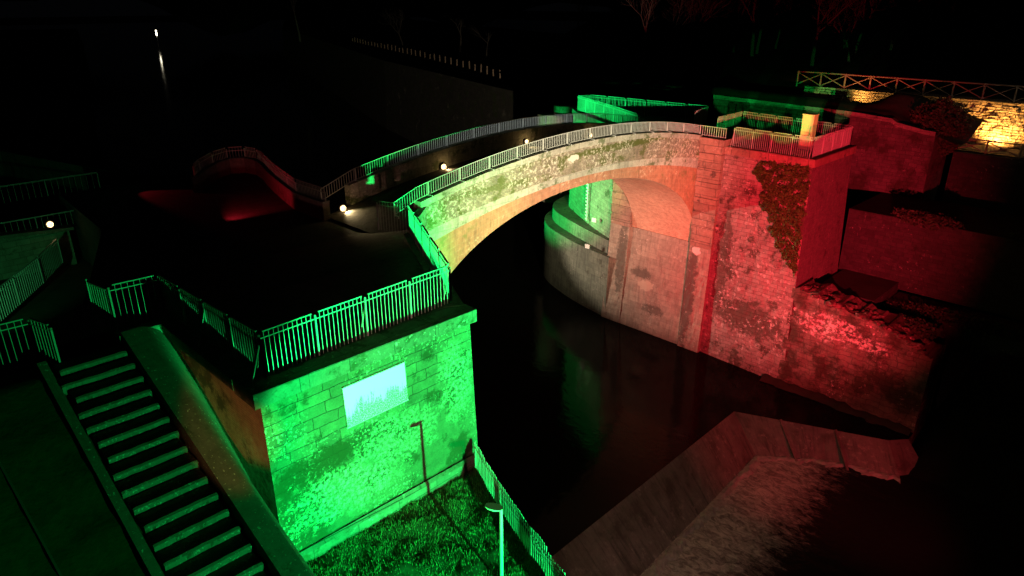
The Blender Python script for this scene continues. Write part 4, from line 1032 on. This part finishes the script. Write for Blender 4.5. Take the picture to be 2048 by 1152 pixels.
# ================================================================== UPSTREAM RIGHT PIER
up = empty('upstream_pier', (43.5, 33, -15.5)); tag(up, 'green lit upstream pier wall with two rounded ledges seen through the arch', 'pier')
low = [(43.1, 32.2), (43.9, 36.0), (44.9, 39.0), (45.9, 41.2), (47.3, 43.0), (49.2, 44.3), (52, 45.2)]
mid = [(43.7, 32.6), (44.9, 36.2), (46.0, 39.0), (47.0, 41.2), (48.2, 42.8), (49.8, 43.9), (52, 44.6)]
hi = [(44.2, 32.6), (45.7, 35.6), (47.5, 38.7), (49.1, 41.2), (49.9, 42.0), (50.6, 41.6), (51, 40)]
def smooth_path(p, n=5):
    out = []
    for i in range(len(p) - 1):
        p0 = Vector(p[max(0, i - 1)]); p1 = Vector(p[i]); p2 = Vector(p[i + 1]); p3 = Vector(p[min(len(p) - 1, i + 2)])
        for k in range(n):
            t = k / n; out.append(tuple(.5 * ((2 * p1) + (-p0 + p2) * t + (2 * p0 - 5 * p1 + 4 * p2 - p3) * t * t + (-p0 + 3 * p1 - 3 * p2 + p3) * t ** 3)))
    out.append(tuple(p[-1])); return out
def tier(path, z0, z1, mat, name, topw=6):
    # outward side is towards -u : travel reversed
    sp = smooth_path(path); mb = wallmesh(sp[::-1], z0, z1, .02)
    part(mb, name, mat, up, True)
    mb = MB()
    for a, b in zip(sp, sp[1:]): mb.face([(*a, z1), (a[0] + topw, a[1] - 1.0, z1), (b[0] + topw, b[1] - 1.0, z1), (*b, z1)])
    part(mb, name + '_top', M['pier'], up)
tier(low, -16, -10.0, M['pier'], 'lower_ledge')
tier(mid, -10.4, -8.9, M['pier'], 'middle_ledge')
tier(hi, -9.2, -.05, M['upwall'], 'upper_wall')
mb = MB(); mb.tube((54.2, 46.8, -10), (54.2, 46.8, -.6), 1.15, 1.15, 20); part(mb, 'round_end', M['upwall'], up, True)
mb = MB(); mb.tube((53.2, 47.6, -10), (53.2, 47.6, -1.4), 1.5, 1.5, 20); part(mb, 'lower_round_end', M['upwall'], up, True)
# rails on it
G4 = 'green lit railings on the upstream pier'
bar_fence('green lit railing along the river edge of the upstream pier', [(43.9, 30.9), (45.9, 34.6), (49.0, 40.9)], G4, 0, name='pier_railing', bay=1.7, bar=.022)
bar_fence('green lit railing along the back of the upstream pier', [(49.0, 40.9), (50.2, 40.6), (51.2, 29.4)], G4, 0, name='pier_railing', bay=1.75, bar=.022)
bar_fence('short green railing across the near end of the upstream pier', [(51.2, 29.4), (48.0, 28.6)], G4, 0, name='pier_railing', bay=1.4, bar=.022)
mb = MB(); mb.prism([(43.9, 26.5), (51.4, 26.5), (51.4, 40), (49.6, 42), (48, 40), (44.3, 32.8)], -.5, -.01)
tag(mb.build('pier_paving', M['paving']), kind='structure')
# gauge board and plates
gp = Vector((46.55, 37.1)); gd = Vector((.52, .854))
ga = empty('staff_gauge', (46.2, 37.0, -8)); tag(ga, 'white toothed water level gauge fixed to the green wall under the arch', 'gauge')
mb = MB(); mb.box(46.05, 36.95, -8.6, 46.11, 37.04, -4.0); part(mb, 'board', M['galv'], ga)
for k in range(15):
    mb = MB(); z = -8.5 + k * .3; mb.box(46.03, 37.04, z, 46.10, 37.17, z + .14); part(mb, 'tooth', M['galv'], ga)
M['postpaint'] = simple('pale_green_post_paint', (.26, .46, .32), .45, 0, .05, 3, 0)
M['white'] = simple('white_painted_plate', (.72, .74, .70), .5, 0, .05, 3, 0)
for (c, lab) in (((44.68, 35.1, -7.85), 'small pale square plate high on the green wall under the arch'), ((43.35, 34.62, -9.7), 'small pale rectangular plate on the pier ledge under the arch')):
    mb = MB(); mb.box(c[0] - .04, c[1] - .22, c[2] - .18, c[0] + .02, c[1] + .22, c[2] + .18)
    tag(mb.build('marker_plate', M['white']), lab, 'plate', 'pale marker plates on the pier')

# ================================================================== river picket fence and lamp post
pf = empty('picket_fence', (12.5, 13, -5.8)); tag(pf, 'green lit metal picket fence along the river edge of the grass', 'fence')
vs = [15.05, 13.0, 11.0, 9.0, 7.0, 5.0]
for a, b in zip(vs, vs[1:]):
    mb = MB(); n = 17
    for i in range(n):
        v = a + (b - a) * (i + .5) / n; u = fence_u(v) - .02; z = grass_z(u, v)
        mb.bar((u, v, z - .05), (u, v, z + 1.02 + .02 * (i % 2)), .022, .012)
    part(mb, 'picket_panel', M['paint'], pf)
    for zz in (.86,):
        mb = MB()
        mb.bar((fence_u(a) - .04, a, grass_z(fence_u(a), a) + zz), (fence_u(b) - .04, b, grass_z(fence_u(b), b) + zz), .018, .03); part(mb, 'rail', M['paint'], pf)
    mb = MB(); u = fence_u(a); mb.bar((u, a, grass_z(u, a) - .1), (u, a, grass_z(u, a) + .98), .04); part(mb, 'post', M['paint'], pf)

lp = empty('lamp_post', (10.35, 10.75, -5.95)); tag(lp, 'unlit lamp post with a tilted head on the grass by the picket fence', 'lamp post')
mb = MB(); mb.tube((10.35, 10.75, -6.1), (10.35, 10.75, -3.25), .05, .045, 12); part(mb, 'pole', M['postpaint'], lp, True)
mb = MB()
# shallow bowl head pointing left-down, open dark top plate
ax = Vector((-.60, .60, .16)).normalized(); side = Vector((.70, .70, 0)); nrm = ax.cross(side).normalized()
if nrm.z < 0: nrm = -nrm
c0 = Vector((10.38, 10.72, -3.22))
rings = []
for t, r in ((0, .05), (.06, .115), (.22, .14), (.38, .115), (.46, .05)):
    ring = []
    for k in range(13):
        an = math.pi * k / 12; ring.append(c0 + ax * t + side * (r * math.cos(an)) - nrm * (r * .75 * math.sin(an)))
    rings.append(ring)
for A, B in zip(rings, rings[1:]):
    for k in range(12): mb.face([A[k], A[k + 1], B[k + 1], B[k]])
part(mb, 'head', M['postpaint'], lp, True)
mb = MB(); mb.face([rings[0][0] + nrm * .01] + [r[0] + nrm * .01 for r in rings[1:]] + [r[-1] + nrm * .01 for r in rings[::-1]])
part(mb, 'top_plate', M['rust'], lp)

# ================================================================== UPSTREAM BANKS, TREES
bw = [(52, 45), (58, 52), (66.2, 62.5), (69.5, 73.3), (76.2, 93), (81, 108), (85, 120.3), (116.5, 196), (160, 300), (260, 480)]
mb = wallmesh(bw[::-1], -16, -2.05, .03); M['emb'] = masonry('black_embankment_stone', (.03, .03, .026), (.02, .02, .018), (.02, .02, .018), 1.2, .5, .02, .2, lichen=(.09, .09, .08), lich=(.52, .64, .35, .5), streak=.6)
tag(mb.build('embankment_wall', M['emb']), 'long pale embankment wall on the far bank upstream below the post fence', 'wall')
mb = MB()
for a, b in zip(bw, bw[1:]): mb.face([(*a, -2.05), (a[0] + 60, a[1] - 20, 0), (b[0] + 60, b[1] - 20, 0), (*b, -2.05)])
tag(mb.build('far_bank', M['soil']), kind='structure')
lb = [(19.4, 43.4), (21, 60), (24, 90), (50, 190), (90, 330), (140, 520)]
mb = MB()
for a, b in zip(lb, lb[1:]):
    mb.face([(-300, a[1], -6), (*a, -7.5), (*b, -7.5), (-300, b[1], -6)])
    mb.face([(*a, -16), (*b, -16), (*b, -7.5), (*a, -7.5)][::-1])
tag(mb.build('left_bank', M['soil']), kind='structure')
# low wooden post fence on the embankment
wf = empty('post_fence', (74, 71, -2)); tag(wf, 'row of short pale wooden posts on the bank upstream', 'fence')
fp = [(74.6, 71.6), (76.7, 79.2), (83.3, 93.4), (93.0, 117.6), (103.5, 146), (116.8, 181)]
F = [Vector(p) for p in fp]; tot = []
for a, b in zip(F, F[1:]):
    n = max(2, round((b - a).length / (3.1)))
    tot += [a.lerp(b, k / n) for k in range(n)]
for k, p in enumerate(tot):
    rr = random.Random(k); mb = MB(); z = -1.4 if False else -1.98
    mb.tube((p.x, p.y, z - .2), (p.x + rr.uniform(-.12, .12), p.y, z + rr.uniform(1.1, 1.45)), .13, .11, 6); part(mb, 'post', M['wood'], wf)
# wooded hill beyond
def hz(u, v):
    d = math.hypot(u, v); return -3 + max(0, d - 480) * .16 + bumpy(u, v, .01, 30)
mb = MB(); n = 60
for i in range(n):
    a0 = R(-8 + 106 * i / n); a1 = R(-8 + 106 * (i + 1) / n)
    for r0, r1 in ((470, 560), (560, 680), (680, 850)):
        P = lambda a, r: (r * math.cos(a), r * math.sin(a), hz(r * math.cos(a), r * math.sin(a)))
        mb.face([P(a0, r0), P(a0, r1), P(a1, r1), P(a1, r0)][::-1])
tag(mb.build('hills', M['hill'], smooth=True), kind='structure')

# bare winter trees
def bare_tree_meshes(seed, H=12):
    rr = random.Random(seed); tk = MB(); tw_ = MB()
    def grow(p, d, L, r, depth):
        seg = 3; q = Vector(p)
        for s in range(seg):
            d2 = (d + Vector((rr.gauss(0, .10), rr.gauss(0, .10), .05 + rr.gauss(0, .05)))).normalized(); e = q + d2 * L / seg
            r2 = r * .86
            (tk if depth < 2 else tw_).tube(q, e, r, r2, 6 if depth < 2 else 3, False); q = e; d = d2; r = r2
            if depth and depth < 4 and rr.random() < .75:
                sd = (d + Vector((rr.gauss(0, .7), rr.gauss(0, .7), rr.gauss(.1, .35)))).normalized(); grow(q, sd, L * rr.uniform(.5, .75), r * .55, depth + 1)
        if depth < 4:
            for k in range(rr.choice((2, 3))):
                sd = (d + Vector((rr.gauss(0, .55), rr.gauss(0, .55), .15))).normalized(); grow(q, sd, L * rr.uniform(.6, .8), r * .7, depth + 1)
    grow((0, 0, -.3), Vector((rr.uniform(-.05, .05), rr.uniform(-.05, .05), 1)), H * .34, H * .018, 0)
    return tk, tw_
protos = []
for s in (1, 2, 3):
    tk, tw_ = bare_tree_meshes(s); root = empty('bare_tree', (0, 0, 0))
    tk.build('trunk', M['bark'], root); tw_.build('crown', M['bark'], root); protos.append(root)
spots = [((105, 120.5, -2), 1.0, 'bare tree with leaning trunk above the row of pale posts', 0), ((101, 108, -2), .8, 'slim bare tree at the right end of the row of pale posts', 1),
         ((112, 150, -2), .9, 'bare tree standing behind the middle of the pale posts', 2), ((112, 200, -2), 1.5, 'pale forked tree far upstream at the left end of the posts', 0),
         ((92, 88, -2), .7, 'short bare tree on the bank just past the last pale post', 2)]
rr = random.Random(11)
for k in range(18):
    a = R(rr.uniform(16, 40)); d = rr.uniform(92, 135)
    spots.append(((d * math.cos(a), d * math.sin(a), 1.2), rr.uniform(.8, 1.25), None, k % 3))
used = set()
woods = 'bare trees of the dark wood behind the wooden fence'
for loc, sc, lab, pi in spots:
    src = protos[pi]
    if pi in used:
        root = src.copy(); COL.objects.link(root)
        for ch in src.children:
            c = ch.copy(); COL.objects.link(c); c.parent = root
    else: root = src; used.add(pi)
    root.location = loc; root.scale = (sc, sc, sc); root.rotation_euler = (0, 0, rr.uniform(0, 6.28))
    tag(root, lab or 'leafless tree in the dark wood behind the wooden fence', 'tree', woods if lab is None else 'bare trees by the row of posts')

# distant lamp on the far bank, mirrored in the river
dl = empty('street_lamp', (155, 432, -15)); tag(dl, 'tiny distant street lamp shining across the dark water at the far left', 'street lamp')
mb = MB(); mb.tube((155, 432, -15.5), (155, 432, -6.5), .12, .08, 8); part(mb, 'pole', M['galv'], dl)
mb = MB(); mb.ball((154.9, 431.7, -6.8), .45, 10); mb.tube((154.9, 431.7, -9.4), (154.9, 431.7, -7.6), .35, .45, 8); part(mb, 'lamp', M['lamp_far'], dl)
